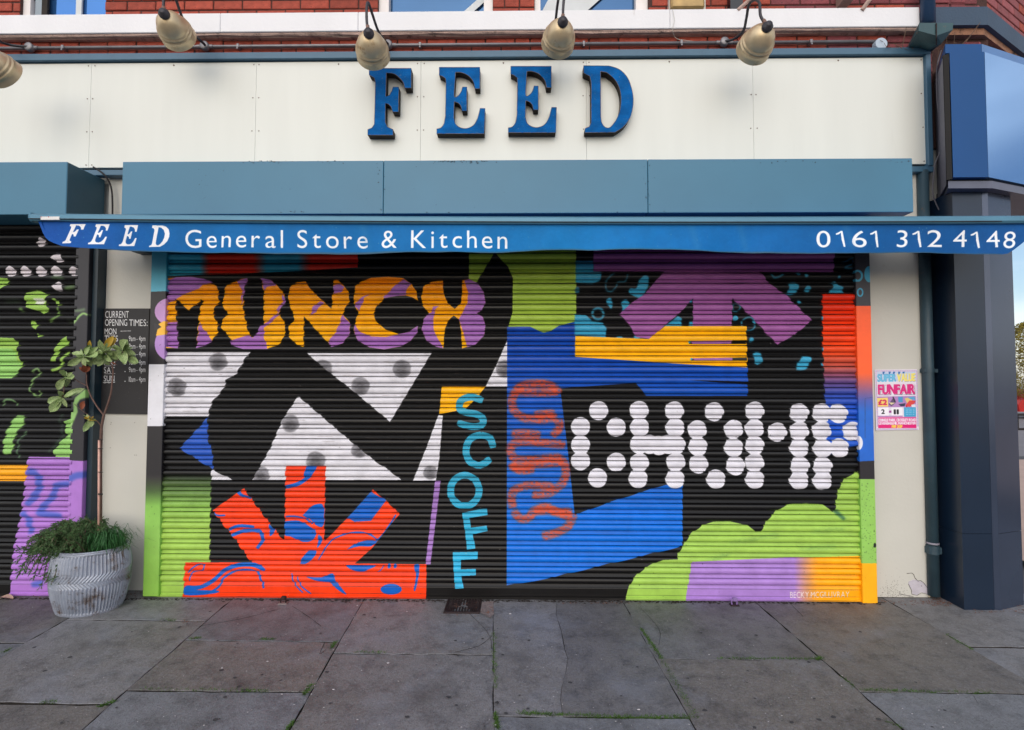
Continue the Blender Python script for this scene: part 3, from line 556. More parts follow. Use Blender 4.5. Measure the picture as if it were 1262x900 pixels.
def paint_poster():
    TILE['PP'] = (1077.7, 456.6, 8.575); c = Canvas(XX(1075, .07), XX(1137, .07), ZZ(536, .07), ZZ(450, .07), .07, 900, (226, 218, 232)); P, TX = c.poly, c.text; t = 'PO'
    # border: slanted blue and pink stripes on white
    for k in range(64):
        a, d = k*9.2, 5
        col = (214, 116, 170) if k % 2 else (112, 150, 204)
        if a < 430: P([(166+a, 142), (166+a+d, 142), (166+a+d-4, 154), (166+a-4, 154)], col, t); P([(180+a, 756), (180+a+d, 756), (180+a+d-4, 768), (180+a-4, 768)], col, t)
        if a < 600: P([(162+a*.026, 150+a), (174+a*.026, 150+a), (174+a*.026, 150+a+d), (162+a*.026, 150+a+d)], col, t); P([(588+a*.026, 150+a), (602+a*.026, 150+a), (602+a*.026, 150+a+d), (588+a*.026, 150+a+d)], col, t)
    P([(178, 156), (584, 156), (590, 250), (180, 260)], (196, 206, 232), t)
    for x in (236, 300, 345, 400, 446): P([(x, 156), (x+26, 156), (x+14, 186), (x+2, 186)], (40, 106, 178), t)
    for dx, dyy, cc in ((-2, 3, (240, 240, 246)), (2, -2, (30, 110, 170)), (0, 0, (104, 186, 224))): TX('SUPER', 184+dx, 262+dyy, 374+dx, 74, cc, t, bold=3.4, dy=-4)
    for dx, dyy, cc in ((2, 3, (120, 130, 160)), (0, 0, (240, 224, 116))): TX('VALUE', 392+dx, 258+dyy, 578+dx, 76, cc, t, bold=3.4, dy=-6)
    for dx, dyy, cc, b in ((5, 7, (70, 56, 92), 5), (0, 2, (240, 236, 244), 5.5), (0, 0, (216, 28, 124), 3.6)): TX('FUNFAIR', 192+dx, 392+dyy, 572+dx, 96, cc, t, bold=b, dy=-6)
    P([(180, 420), (586, 412), (592, 530), (182, 532)], (176, 130, 190), t)
    P([(178, 436), (292, 430), (296, 524), (184, 526)], (244, 214, 110), t); TX('£2', 194, 505, 280, 50, (210, 30, 90), t, bold=3)
    for q, cc in (([(300, 500), (350, 430), (380, 480), (330, 522)], (96, 74, 110)), ([(300, 480), (370, 485), (330, 505)], (226, 214, 170)), ([(340, 420), (352, 418), (378, 470), (360, 478)], (50, 40, 60)), ([(400, 420), (450, 420), (450, 480), (405, 480)], (70, 150, 200)), ([(404, 500), (480, 488), (470, 520), (430, 522)], (40, 50, 80)), ([(470, 440), (520, 425), (560, 470), (500, 500)], (226, 196, 120)),
                  ([(500, 430), (570, 416), (588, 455), (540, 450)], (90, 164, 210)), ([(480, 510), (520, 460), (586, 462), (575, 490), (520, 530)], (222, 70, 70)), ([(480, 500), (500, 520), (500, 534), (484, 530)], (200, 30, 40)), ([(540, 505), (585, 500), (588, 535), (545, 535)], (230, 226, 240))): P(q, cc, t)
    P([(188, 534), (300, 532), (302, 622), (190, 624)], (244, 240, 248), t); P([(330, 532), (446, 532), (448, 620), (332, 622)], (244, 240, 248), t); P([(304, 566), (330, 566), (330, 590), (304, 590)], (150, 60, 140), t); P([(184, 622), (450, 620), (450, 630), (184, 632)], (170, 104, 180), t)
    TX('2', 224, 600, 256, 44, (34, 30, 40), t, bold=2.4); TX('11', 358, 602, 404, 44, (34, 30, 40), t, bold=2.6)
    P([(462, 532), (588, 530), (590, 632), (464, 634)], (62, 164, 212), t)
    for y in (556, 574, 592, 612): TX('fun for all', 484, y, 572, 10, (226, 238, 248), t)
    P([(190, 636), (592, 632), (596, 752), (190, 752)], (224, 92, 158), t); P([(188, 718), (594, 714), (596, 750), (188, 752)], (226, 24, 120), t)
    TX('CRINGLE PARK, CROSSLEY ROAD', 196, 682, 588, 28, (244, 232, 242), t, bold=1.2, dy=-3); TX('LEVENSHULME, MANCHESTER', 196, 714, 588, 24, (244, 232, 242), t, bold=1.2, dy=-3); TX('M19 2GP', 334, 748, 444, 28, (244, 206, 80), t, bold=1.6)
    return c
def paint_chalk():
    c = Canvas(XX(118, .09), XX(190, .09), ZZ(520, .09), ZZ(374, .09), .09, 620, (33, 32, 35)); t = 'CH'; w = (224, 224, 226); TX, ST = c.text, c.stroke
    TX('CURRENT', 122, 132, 296, 50, w, t); TX('OPENING', 120, 190, 284, 48, w, t); TX('TIMES:', 298, 192, 434, 48, w, t)
    for s_, y, a in (('MON', 252, 1), ('TUES', 305, 1), ('WED', 362, .9), ('THUR', 422, .9), ('FRI', 480, .9), ('SAT', 538, 1), ('SUN', 600, 1)):
        TX(s_, 118-(y-250)*.02, y, (204 if len(s_) == 3 else 218) - (y-250)*.04, 42, w, t, alpha=a); ST([(116, y+7), (196, y+5)], 3.4, w, t, curve=False)
    ST([(234, 230), (312, 228)], 4, w, t, curve=False); ST([(104, 606), (120, 612), (135, 606), (150, 612), (165, 606), (192, 608)], 4, w, t)
    for y, s_ in ((303, '9am'), (360, '9am'), (416, '9am'), (478, '9am'), (532, '9am'), (604, '10am')):
        TX(s_, 296, y, 344, 38, w, t); ST([(350, y-12), (362, y-13)], 4, w, t, curve=False); TX('4pm', 370, y, 418, 38, w, t); c.circ(268, y-4, 4, w, t)
    for _ in range(24): c.circ(RNG.uniform(110, 430), RNG.uniform(610, 830), RNG.uniform(.8, 2), (120, 118, 120), t, alpha=.6)
    return c
VY = -.47
def letterE(dx=0, dy=0): return [(x+dx, y+dy) for x, y in [(905, 325), (1101, 325), (1101, 428), (1077, 428), (1070, 395), (1045, 365), (1010, 350), (983, 350), (980, 405), (978, 466), (998, 460), (1011, 441), (1017, 420), (1038, 420), (1038, 535), (1015, 535), (1009, 512), (997, 498), (977, 491), (976, 570), (985, 600), (1010, 617), (1040, 619), (1070, 604), (1090, 570), (1102, 523), (1126, 523), (1122, 645), (893, 645), (893, 622), (914, 616), (928, 597), (935, 560), (937, 400), (930, 375), (905, 362)]]
letterF = [(567, 330), (770, 330), (770, 425), (738, 425), (730, 395), (705, 368), (682, 355), (650, 352), (647, 466), (665, 460), (676, 440), (682, 420), (710, 420), (708, 540), (680, 540), (673, 515), (661, 503), (645, 498), (645, 590), (655, 612), (682, 625), (682, 652), (560, 652), (560, 625), (580, 618), (592, 600), (595, 500), (597, 400), (592, 375), (567, 362)]
letterD = [(388, 317), (510, 318), (560, 335), (600, 375), (622, 435), (628, 490), (617, 555), (587, 605), (540, 638), (395, 640), (395, 620), (415, 612), (425, 590), (425, 400), (418, 368), (388, 352)]
holeD = [(470, 345), (500, 350), (540, 385), (565, 440), (568, 500), (555, 560), (530, 600), (510, 617), (490, 612), (476, 592), (471, 560)]
def paint_valance():
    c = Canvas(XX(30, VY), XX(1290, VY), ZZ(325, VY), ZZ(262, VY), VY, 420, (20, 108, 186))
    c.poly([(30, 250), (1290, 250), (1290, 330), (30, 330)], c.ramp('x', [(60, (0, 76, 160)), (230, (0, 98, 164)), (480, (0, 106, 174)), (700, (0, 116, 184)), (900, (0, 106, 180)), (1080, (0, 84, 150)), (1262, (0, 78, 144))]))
    def LT(src, sx0, sx1, x0, x1, y0, y1, sl, hole=None):
        S0, S1 = 320, 645
        f = lambda p: (x0+(p[0]-sx0)/(sx1-sx0)*(x1-x0-sl)+sl*(S1-p[1])/(S1-S0), y0+(p[1]-S0)/(S1-S0)*(y1-y0))
        c.poly([f(p) for p in src], (236, 236, 242), 'A1', hole=[f(p) for p in hole] if hole else None)
    LT([(x, y-6) for x, y in letterF], 560, 770, 302, 414, 219, 313, 36); LT(letterE(), 893, 1126, 428, 538, 219, 318, 32); LT(letterE(), 893, 1126, 568, 674, 223, 324, 30); LT([(x, y+4) for x, y in letterD], 388, 628, 710, 828, 226, 329, 24, [(x, y+4) for x, y in holeD])
    w = (236, 238, 244)
    c.text('General Store & Kitchen', 228, 305.2, 625, 21.8, w, bold=0, dy=.8, asp=1.0)
    for ch_, a, e in (('0', 288, 352), ('6', 452, 522), ('3', 668, 718), ('2', 808, 880), ('4', 932, 995), ('4', 1083, 1142), ('8', 1155, 1210)):
        sl = 12 if a > 1150 else 0; x0_, x1_ = 930+a/3.801, 930+e/3.801; c.text(ch_, x0_, 305.0 if a < 600 else 304.2 if a < 1000 else 305.2 if a < 1150 else 306.2, x1_, 20.4, w, slant=.14 if sl else 0)
    for a, b0 in ((378, 0), (540, -1), (740, -1), (1013, 3)):
        c.stroke([(a, 262+b0), (a+12, 258+b0), (a+27, 248+b0)], 9, w, 'D1', curve=False); c.stroke([(a+27, 246+b0), (a+31, 285+b0), (a+38, 322+b0)], 12, w, 'D1', curve=False)
    for _ in range(70):
        x, y = RNG.uniform(60, 1250), RNG.uniform(276, 306); c.circ(x, y, RNG.uniform(.3, .8), (120, 150, 180), alpha=.5)
    for x in (445, 850, 910, 1040): c.stroke([(x, 274), (x+5, 290), (x+10, 308)], 5, (90, 128, 176), blur=5, alpha=.35)
    c.stroke([(60, 312), (120, 308.3), (204, 311), (310, 313.3), (520, 311.5), (591, 312.3), (692, 308), (735, 309.5), (799, 308), (901, 311), (1035, 313.6), (1114, 311.8), (1232, 315)], 3.5, (90, 92, 96), blur=1, alpha=.7)
    return c

# ------------------------------------------------------------------ materials
m_brick = M('red_brick', (152, 66, 50), .85, var=.3, vs_=18, bump=.5, bs=120, dirt=.62, dcol=(96, 48, 46), ds=20, per=.22)
m_brick2 = M('purple_brick', (120, 56, 62), .8, var=.25, vs_=18, bump=.5, bs=120, dirt=.6, dcol=(64, 40, 50), ds=20, per=.2)
m_brick3 = M('pinkish_brick', (140, 72, 76), .8, var=.2, vs_=18, bump=.5, bs=120, per=.2)
m_mortar = M('mortar', (70, 46, 42), .95, var=.2, vs_=40, bump=.6, bs=200)
m_white = M('white_band', (226, 226, 230), .6, var=.05, vs_=3, bump=.15, bs=50, dirt=.68, dcol=(176, 170, 168), ds=5, stretch=(1, 1, .25))
m_mould = M('stone_moulding', (178, 152, 142), .9, var=.2, vs_=14, bump=.8, bs=90, dirt=.55, dcol=(98, 82, 78), ds=16)
m_sign = M('sign_board', (216, 218, 212), .42, var=.03, vs_=1.3, dirt=.60, dcol=(211, 213, 207), ds=1.4, stretch=(5, 1, .5))
m_steel = M('blue_grey_trim', (62, 98, 122), .45, var=.08, vs_=9, bump=.1, bs=90, dirt=.66, dcol=(60, 72, 80), ds=26)
m_cover = M('blue_grey_cover', (56, 112, 140), .42, var=.07, vs_=2.2, dirt=.68, dcol=(60, 74, 84), ds=22)
m_coverd = M('teal_grey_cover_end', (40, 76, 90), .5, var=.1, vs_=4, dirt=.66, dcol=(26, 42, 50), ds=16)
m_dark = M('dark_gap', (16, 15, 16), .8, var=.3)
m_jamb = M('dark_green_jamb', (22, 44, 56), .4, var=.2, vs_=5)
m_cream = M('cream_render', (198, 196, 188), .7, var=.04, vs_=2.5, bump=.12, bs=50, dirt=.67, dcol=(176, 170, 156), ds=6)
m_grime = M('grime_spots', (92, 84, 70), .9, var=.3, vs_=30)
m_patch = M('bare_plaster', (188, 182, 192), .8, var=.1, vs_=20, bump=.4, bs=60, dirt=.6, dcol=(120, 110, 116), ds=26)
m_letface = M('blue_letter_paint', (0, 88, 156), .6, spec=.08, var=.3, vs_=9, bump=.4, bs=120, dirt=.60, dcol=(92, 122, 142), ds=46, stretch=(1, 1, 1.8))
m_letside = M('brown_letter_edge', (38, 31, 26), .85, var=.3, vs_=20)
m_brass = M('aged_brass', (204, 184, 150), .4, metal=.55, var=.22, vs_=9, dirt=.57, dcol=(168, 130, 88), ds=9)
m_pipe = M('grey_pipe', (58, 56, 62), .5, metal=.3, var=.2, vs_=14)
m_cond = M('galvanised_conduit', (128, 126, 130), .45, metal=.5, var=.2, vs_=14)
m_rust = M('rusty_screw', (90, 48, 30), .9, var=.3, vs_=60)
m_iron = M('teal_iron', (46, 68, 80), .5, var=.2, vs_=8, bump=.2, bs=90, dirt=.64, dcol=(120, 84, 56), ds=24)
m_barm = M('awning_bar_metal', (74, 122, 146), .4, metal=.2, var=.08, vs_=6)
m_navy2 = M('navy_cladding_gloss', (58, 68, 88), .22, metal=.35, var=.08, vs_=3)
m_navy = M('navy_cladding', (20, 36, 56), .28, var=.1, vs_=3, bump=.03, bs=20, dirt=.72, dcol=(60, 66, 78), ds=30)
m_navyd = M('black_cladding', (14, 18, 27), .3, var=.2, vs_=3)
BKX = XX(1152.5, .1, 140)
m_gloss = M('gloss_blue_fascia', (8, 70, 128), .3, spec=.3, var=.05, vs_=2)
m_gloss2 = M('fascia_sky_sheen', (126, 166, 212), .07, metal=.75, var=.03, vs_=1)  # sky reflection on the turned face put into a paler base colour
m_bandb = M('slate_band', (52, 72, 94), .7, var=.1, vs_=4, bump=.2, bs=60)
m_frame = M('white_window_frame', (228, 222, 220), .5, var=.04, vs_=8)
m_glass = M('window_glass_blue', (60, 112, 176), .06, metal=.6, var=.1, vs_=1.5)
m_glass2 = M('window_glass_slate', (56, 92, 132), .06, metal=.6, var=.15, vs_=1.5)
m_curtain = M('pale_curtain', (206, 210, 212), .8, var=.06, vs_=8)
m_zinc = M('galvanised_tub', (150, 157, 172), .42, metal=.3, var=.25, vs_=7, bump=.25, bs=60, dirt=.53, dcol=(96, 82, 76), ds=13)
m_soil = M('soil', (38, 28, 22), .95, var=.4, vs_=40, bump=1, bs=60)
m_bark = M('grey_bark', (98, 74, 66), .85, var=.3, vs_=30, bump=.6, bs=120)
m_cane = M('pale_cane', (204, 160, 146), .7, var=.15, vs_=30)
m_tie = M('dark_tie', (30, 26, 28), .8)
m_leaf = M('variegated_leaf', (118, 146, 88), .5, var=.5, vs_=34, per=.25, dirt=.5, dcol=(206, 210, 160), ds=36)
m_leafy = M('yellow_leaf', (170, 140, 44), .6, var=.3, vs_=30)
m_leafb = M('brown_leaf', (128, 66, 40), .7, var=.3, vs_=30)
m_jun = M('juniper_foliage', (74, 102, 60), .75, var=.5, vs_=16)
m_grass = M('grass_blades', (44, 96, 46), .6, var=.4, vs_=20)
m_moss = M('joint_moss', (62, 92, 32), .9, var=.4, vs_=30)
m_slab = M('york_stone', (77, 77, 80), .62, var=.2, vs_=2.6, bump=.55, bs=26, dirt=.57, dcol=(54, 53, 56), ds=9, per=.08)
m_slab2 = M('york_stone_brown', (80, 76, 75), .62, var=.2, vs_=2.6, bump=.55, bs=26, dirt=.57, dcol=(54, 52, 53), ds=9, per=.08)
m_slab3 = M('york_stone_blue', (75, 78, 84), .62, var=.2, vs_=3.0, bump=.55, bs=22, dirt=.58, dcol=(52, 54, 59), ds=8, per=.08)
def stone(name, c1, c2, seed):
    m, t, b = newmat(name); N = t.nodes; L = t.links; g = N.new('ShaderNodeTexCoord'); oi = N.new('ShaderNodeObjectInfo')
    ad = N.new('ShaderNodeVectorMath'); ad.operation = 'ADD'; L.new(g.outputs['Object'], ad.inputs[0])
    sc = N.new('ShaderNodeMath'); sc.operation = 'MULTIPLY'; sc.inputs[1].default_value = 37.0; L.new(oi.outputs['Random'], sc.inputs[0]); L.new(sc.outputs[0], ad.inputs[1])
    def noise(s, d=8, r=.6, st=None):
        n = N.new('ShaderNodeTexNoise'); n.inputs['Scale'].default_value = s; n.inputs['Detail'].default_value = d; n.inputs['Roughness'].default_value = r
        src = ad.outputs[0]
        if st: mp = N.new('ShaderNodeMapping'); mp.inputs['Scale'].default_value = st; mp.inputs['Rotation'].default_value = (0, 0, .5+seed); L.new(src, mp.inputs[0]); src = mp.outputs[0]
        L.new(src, n.inputs['Vector']); return n.outputs['Fac']
    def ramp(src, a, e): r = N.new('ShaderNodeMapRange'); L.new(src, r.inputs['Value']); r.inputs['From Min'].default_value = a; r.inputs['From Max'].default_value = e; r.clamp = True; return r.outputs[0]
    def mix(f, a, e, mode='MIX', amt=1.0):
        m_ = N.new('ShaderNodeMix'); m_.data_type = 'RGBA'; m_.blend_type = mode
        if amt < 1: q = N.new('ShaderNodeMath'); q.operation = 'MULTIPLY'; q.inputs[1].default_value = amt; L.new(f, q.inputs[0]); f = q.outputs[0]
        L.new(f, m_.inputs['Factor']); 
        for k, v_ in (('A', a), ('B', e)):
            if isinstance(v_, tuple): m_.inputs[k].default_value = (*lin(v_), 1)
            else: L.new(v_, m_.inputs[k])
        return m_.outputs['Result']
    c = mix(ramp(noise(1.6+seed*.3), .35, .65), c1, c2)
    c = mix(ramp(noise(9, 10, .72), .47, .68), c, (42, 42, 46), amt=.6)
    c = mix(ramp(noise(55, 6, .8), .48, .70), c, (140, 142, 152), amt=.5)
    c = mix(ramp(noise(150, 3, .8), .54, .68), c, (34, 33, 36), amt=.8)
    c = mix(ramp(noise(3.4, 5, .5), .56, .72), c, (62, 60, 60), amt=.4); c = mix(ramp(noise(2.3, 6, .6), .54, .70), c, (126, 132, 146), amt=.4)
    hv = N.new('ShaderNodeHueSaturation'); r = N.new('ShaderNodeMapRange'); r.inputs['To Min'].default_value = .84; r.inputs['To Max'].default_value = 1.14; L.new(oi.outputs['Random'], r.inputs['Value']); L.new(r.outputs[0], hv.inputs['Value']); L.new(c, hv.inputs['Color']); L.new(hv.outputs[0], b.inputs['Base Color'])
    b.inputs['Roughness'].default_value = .58
    h = N.new('ShaderNodeMath'); h.operation = 'ADD'; L.new(noise(10, 10, .7), h.inputs[0]); h2 = N.new('ShaderNodeMath'); h2.operation = 'MULTIPLY'; h2.inputs[1].default_value = .45; L.new(noise(90, 5, .7), h2.inputs[0]); L.new(h2.outputs[0], h.inputs[1])
    bp = N.new('ShaderNodeBump'); bp.inputs['Strength'].default_value = .75; bp.inputs['Distance'].default_value = .012; L.new(h.outputs[0], bp.inputs['Height']); L.new(bp.outputs[0], b.inputs['Normal'])
    return m
m_slab = stone('york_stone', (107, 105, 105), (117, 117, 121), 0); m_slab2 = stone('york_stone_warm', (108, 104, 101), (102, 99, 98), 1); m_slab3 = stone('york_stone_blue', (103, 106, 111), (114, 117, 124), 2)
m_joint = M('joint_dirt', (36, 30, 26), .95, var=.4, vs_=40, bump=1, bs=90)
m_speck = M('pale_speck', (190, 186, 190), .8, var=.2, vs_=60)
m_twig = M('dry_twig', (100, 80, 66), .9, var=.2, vs_=60)
m_cast = M('cast_iron', (42, 28, 30), .65, metal=.3, var=.4, vs_=30, bump=.5, bs=120, dirt=.6, dcol=(84, 46, 38), ds=40)
m_concr = M('old_concrete', (120, 108, 108), .9, var=.25, vs_=20, bump=1, bs=60)
m_road = M('asphalt', (66, 66, 70), .9, var=.12, vs_=2, bump=.4, bs=120)
m_kerb = M('kerb_stone', (130, 128, 126), .8, var=.1, vs_=6, bump=.3)

# tilt-free fronts of the facade
Y_BR, Y_BAND, Y_BOX, Y_SIGN = .10, .03, -.24, .05
XL = XX(-400, 0)                        # everything goes on left of the frame to here

# ------------------------------------------------------------------ pavement
pave = bpy.data.objects.new('pavement', None); COL.objects.link(pave); props(pave, kind='structure')
def gp(x, y, d=0.0): return (x, y, gz(y)+d)
b = MB(); b.add([gp(-9, -5.2, -.014), gp(9, -5.2, -.014), gp(9, .2, -.014), gp(-9, .2, -.014)], [(0, 1, 2, 3)])
b.build('joint_bed', m_joint, pave)
VPS = (607.0, 461.0)
def colline(x741):
    a = atg(x741, 741); c_ = atg(VPS[0]+(x741-VPS[0])*(439/280), 900); s_ = (c_.x-a.x)/(c_.y-a.y); return lambda y: a.x+s_*(y-a.y)
cols = [colline(v) for v in (-880, -710, -541, -370, -205, -45, 121, 283, 447, 608, 767, 930, 1095, 1262, 1425, 1590, 1750)]
def jy(px, py): return atg(px, py).y
OFF = 2
rows = {3: [jy(-60, 792), jy(-120, 880)], 4: [jy(185, 765), jy(60, 867)], 5: [jy(275, 790), jy(205, 851.5)], 6: [jy(500, 806)], 7: [jy(760, 884)], 8: [jy(880, 813)], 9: [jy(1150, 854.5)], 10: [jy(1230, 797.5)], 11: [jy(1300, 820)], 12: [jy(1300, 790)], 13: [jy(1300, 840)], 0: [jy(0, 800)], 1: [jy(0, 840)], 2: [jy(0, 780), jy(0, 860)]}
joints = []
def slab(pts, mat, dz=0.0, rough=.004, gap=.0026):
    """one flagstone: slightly irregular outline, worn arris"""
    P = []; n = len(pts)
    for k in range(n):
        a, c_ = Vector((*pts[k], 0)), Vector((*pts[(k+1) % n], 0)); seg = max(1, int((c_-a).length/.07)); nn = Vector((-(c_-a).y, (c_-a).x, 0)).normalized()
        for j in range(seg):
            t = j/seg; P.append(a.lerp(c_, t)+nn*(RNG.normal(0, rough*.6)-(rough*2.2 if RNG.random() < .07 else 0) if j else 0))
    cx, cy = sum(p.x for p in P)/len(P), sum(p.y for p in P)/len(P); tx, ty = RNG.normal(0, .0016, 2)
    def z(x, y): return gz(y)+dz+tx*(x-cx)+ty*(y-cy)
    N = len(P); v = []
    for ins, dd in ((gap, -.05), (gap, -.0022), (gap+.0035, 0.0)):
        for p in P:
            d = Vector((cx-p.x, cy-p.y, 0)); L_ = d.length; q = p+d*(ins*1.3/L_); v.append((q.x, q.y, z(q.x, q.y)+dd))
    f = [(k, (k+1) % N, N+(k+1) % N, N+k) for k in range(N)]+[(N+k, N+(k+1) % N, 2*N+(k+1) % N, 2*N+k) for k in range(N)]+[tuple(range(2*N, 3*N))]
    return mesh('paving_stone', v, f, [mat, m_joint], pave, idx=[1]*N+[0]*(len(f)-N))
mats3 = [m_slab, m_slab3, m_slab, m_slab2, m_slab, m_slab3]
for k in range(len(cols)-1):
    ys = [.16] + sorted(rows.get(k-OFF, []), reverse=True)
    while ys[-1] > -4.2: ys.append(ys[-1]-(0.75+.4*RNG.random()))
    ys[-1] = -4.9
    L_, R_ = cols[k], cols[k+1]
    for j in range(len(ys)-1):
        y1, y0 = ys[j], ys[j+1]; k -= OFF; mt = mats3[(k*5+j*2) % 6]
        if k in (8,) and j == 1: mt = m_slab2
        if k == 3 and j == 2 or k == 4 and j == 2: mt = m_slab2
        c_ = atg(690, 741).x
        kk = k; k += OFF
        if kk == 7 and j == 0:      # the cracked flag: two pieces along a wandering crack
            cr = [(atg(x, y).x, atg(x, y).y) for x, y in ((687, 742), (686, 758), (692, 778), (696, 800), (700, 812), (697, 830), (692, 850), (691, 865), (694, 884))]; cr[0] = (cr[0][0], y1); cr[-1] = (cr[-1][0], y0)
            slab([(L_(y0), y0)]+cr[::-1]+[(L_(y1), y1)], m_slab, rough=.001, gap=.0009); slab(cr+[(R_(y0), y0), (R_(y1), y1)][0:2], m_slab, rough=.001, dz=.001, gap=.0009); continue
        slab([(L_(y0), y0), (R_(y0), y0), (R_(y1), y1), (L_(y1), y1)], mt, dz=float(RNG.normal(0, .0016)))
# kerb, road and the far side, behind the camera; open ground beyond the corner on the right
bx('kerb', -60, 9, -5.05, -4.905, -.35, gz(-4.9)+.002, m_kerb, pave, .012)
road = mesh('road', [(-80, -12, -.22), (60, -12, -.22), (60, -5.05, -.22), (-80, -5.05, -.22)], [(0, 1, 2, 3)], m_road); props(road, kind='structure')
grd = mesh('ground', [(-600, -600, -.26), (600, -600, -.26), (600, 600, -.26), (-600, 600, -.26)], [(0, 1, 2, 3)], M('far_ground', (104, 102, 100), .9)); props(grd, kind='structure')
side = mesh('side_pavement', [(8.6, -4.9, -.03), (40, -4.9, -.03), (40, 7.2, -.02), (4.4, 7.2, -.02), (4.4, .3, .0), (8.6, .3, 0)], [(0, 1, 2, 3, 4, 5)], M('pink_paving', (176, 150, 138), .85, var=.1, vs_=3)); props(side, kind='structure')
mesh('side_bed', [(3.6, -4.9, -.06), (40, -4.9, -.06), (40, 8, -.06), (3.6, 8, -.06)], [(0, 1, 2, 3)], m_road, side)
sroad = mesh('side_road', [(4.4, 7.2, -.12), (90, 7.2, -.12), (90, 30, -.12), (4.4, 30, -.12)], [(0, 1, 2, 3)], M('side_asphalt', (112, 108, 112), .9, var=.1, vs_=1)); props(sroad, kind='structure')
# cracks: dark hairlines sunk in the flags
def crack(pts, w=.0016):
    P = smooth_curve([atg(x, y, .0022) for x, y in pts], 4); v, f = [], []
    for k, p in enumerate(P):
        d = (P[min(k+1, len(P)-1)]-P[max(k-1, 0)]).normalized(); n = Vector((-d.y, d.x, 0))*w*(.4+RNG.random()); v += [p+n, p-n]
    for k in range(len(P)-1): f.append((2*k, 2*k+2, 2*k+3, 2*k+1))
    return v, f
b = MB()
for q in ([(566, 745), (600, 778), (606, 800)], [(245, 772), (300, 762), (345, 750)], [(360, 747), (380, 760), (396, 772)], [(975, 745), (990, 760)], [(1200, 858), (1206, 868)], [(560, 804), (590, 796), (606, 784)], [(790, 750), (812, 775), (812, 795)], [(400, 792), (394, 806), (402, 800)]): b.add(*crack(q))
b.build('crack', m_joint, pave)
# moss and weeds in the joints, specks and litter
def tufts(name, lines, mat, dens, h, spread, label=None):
    v, f = [], []
    for pts, dn in lines:
        P = [atg(*p, -.006) for p in pts]
        for a, c_ in zip(P[:-1], P[1:]):
            for _ in range(int((c_-a).length*dens*dn)):
                p = a.lerp(c_, RNG.random())+Vector((RNG.normal(0, spread), RNG.normal(0, spread), 0)); hh = h*RNG.uniform(.3, 1.2); an = RNG.uniform(0, 6.28); w = .0022*RNG.uniform(.6, 1.6); le = RNG.normal(0, .5, 2)*hh
                n = len(v); dx, dy = math.cos(an)*w, math.sin(an)*w; v += [(p.x-dx, p.y-dy, p.z), (p.x+dx, p.y+dy, p.z), (p.x+le[0]+dx*.5, p.y+le[1]+dy*.5, p.z+hh*.7), (p.x+le[0]*1.6, p.y+le[1]*1.6, p.z+hh)]; f += [(n, n+1, n+2), (n, n+2, n+3)]
    return mesh(name, v, f, mat)
L1 = [([(640, 880.5), (700, 883), (770, 886), (858, 886)], 1.6), ([(790, 776), (812, 808), (858, 886)], 1.5), ([(858, 886), (866, 900)], .3), ([(1062, 852.5), (1150, 855)], 1.9), ([(1150, 855), (1225, 855)], .7), ([(1006, 814), (1014, 812)], 3), ([(885, 813), (1008, 813)], .5), ([(1165, 783), (1200, 803)], .9), ([(1040, 838), (1054, 850)], .8),
      ([(350, 905), (362, 890)], 1.5), ([(374, 858), (384, 845)], 2.2), ([(408, 800), (414, 792)], 1.6), ([(610, 880), (614, 900)], 2.0), ([(320, 789.5), (338, 789.5)], 1.5), ([(235, 789), (247, 788)], 3), ([(122, 872), (142, 866)], 2.2), ([(50, 867), (72, 867)], 1.2), ([(170, 851), (330, 853)], .35), ([(200, 765), (216, 766)], 1.2), ([(440, 805), (475, 806)], .7), ([(300, 852), (332, 853)], .6), ([(608, 780), (611, 850)], .5), ([(1090, 890), (1112, 898)], .8), ([(4, 806), (14, 800)], 1)]
moss = tufts('joint_weeds', L1, m_moss, 1700, .013, .0035); props(moss, 'small green moss and weeds growing along the pavement joints', 'weeds', kind='stuff')
v, f = [], []
for _ in range(230):
    px, py = RNG.uniform(-30, 1290), 744+155*RNG.random()**.9; p = atg(px, py, .003); s_ = RNG.uniform(.0008, .0032)*(2.2 if RNG.random() < .06 else 1); n = len(v); k = 5; a0 = RNG.random()*6
    for j in range(k): a = a0+6.28*j/k; r_ = s_*RNG.uniform(.6, 1.3); v.append((p.x+r_*math.cos(a)*1.5, p.y+r_*math.sin(a), p.z))
    v.append((p.x, p.y, p.z+s_*.5)); f += [(n+j, n+(j+1) % k, n+k) for j in range(k)]
specks = mesh('litter_specks', v, f, m_speck); props(specks, 'tiny pale flecks and bits scattered over the flagstones', 'litter', kind='stuff')
v, f = [], []
for xa, xb, ya, yb, n_ in ((1148, 1188, 735, 747, 150), (1085, 1150, 740, 746, 60), (150, 180, 729, 738, 40), (560, 612, 742, 760, 40), (1200, 1262, 746, 756, 60), (430, 470, 741, 744, 14), (690, 790, 742, 745, 30), (224, 248, 764, 768, 12), (-20, 60, 732, 738, 20)):
    for _ in range(n_):
        p = atg(RNG.uniform(xa, xb), RNG.uniform(ya, yb), .004); a = RNG.random()*3.14; l_ = RNG.uniform(.003, .012); w = RNG.uniform(.0015, .004); n = len(v); dx, dy = math.cos(a), math.sin(a)
        v += [(p.x-dx*l_, p.y-dy*l_, p.z), (p.x+dy*w, p.y-dx*w, p.z+.003), (p.x+dx*l_, p.y+dy*l_, p.z+RNG.uniform(0, .006)), (p.x-dy*w, p.y+dx*w, p.z+.002)]; f.append((n, n+1, n+2, n+3))
deb = mesh('debris', v, f, M('leaf_debris', (112, 76, 60), .9, var=.5, vs_=60)); props(deb, 'brown crumbs and dry bits gathered at the foot of the wall', 'debris', kind='stuff')
v, f = [], []
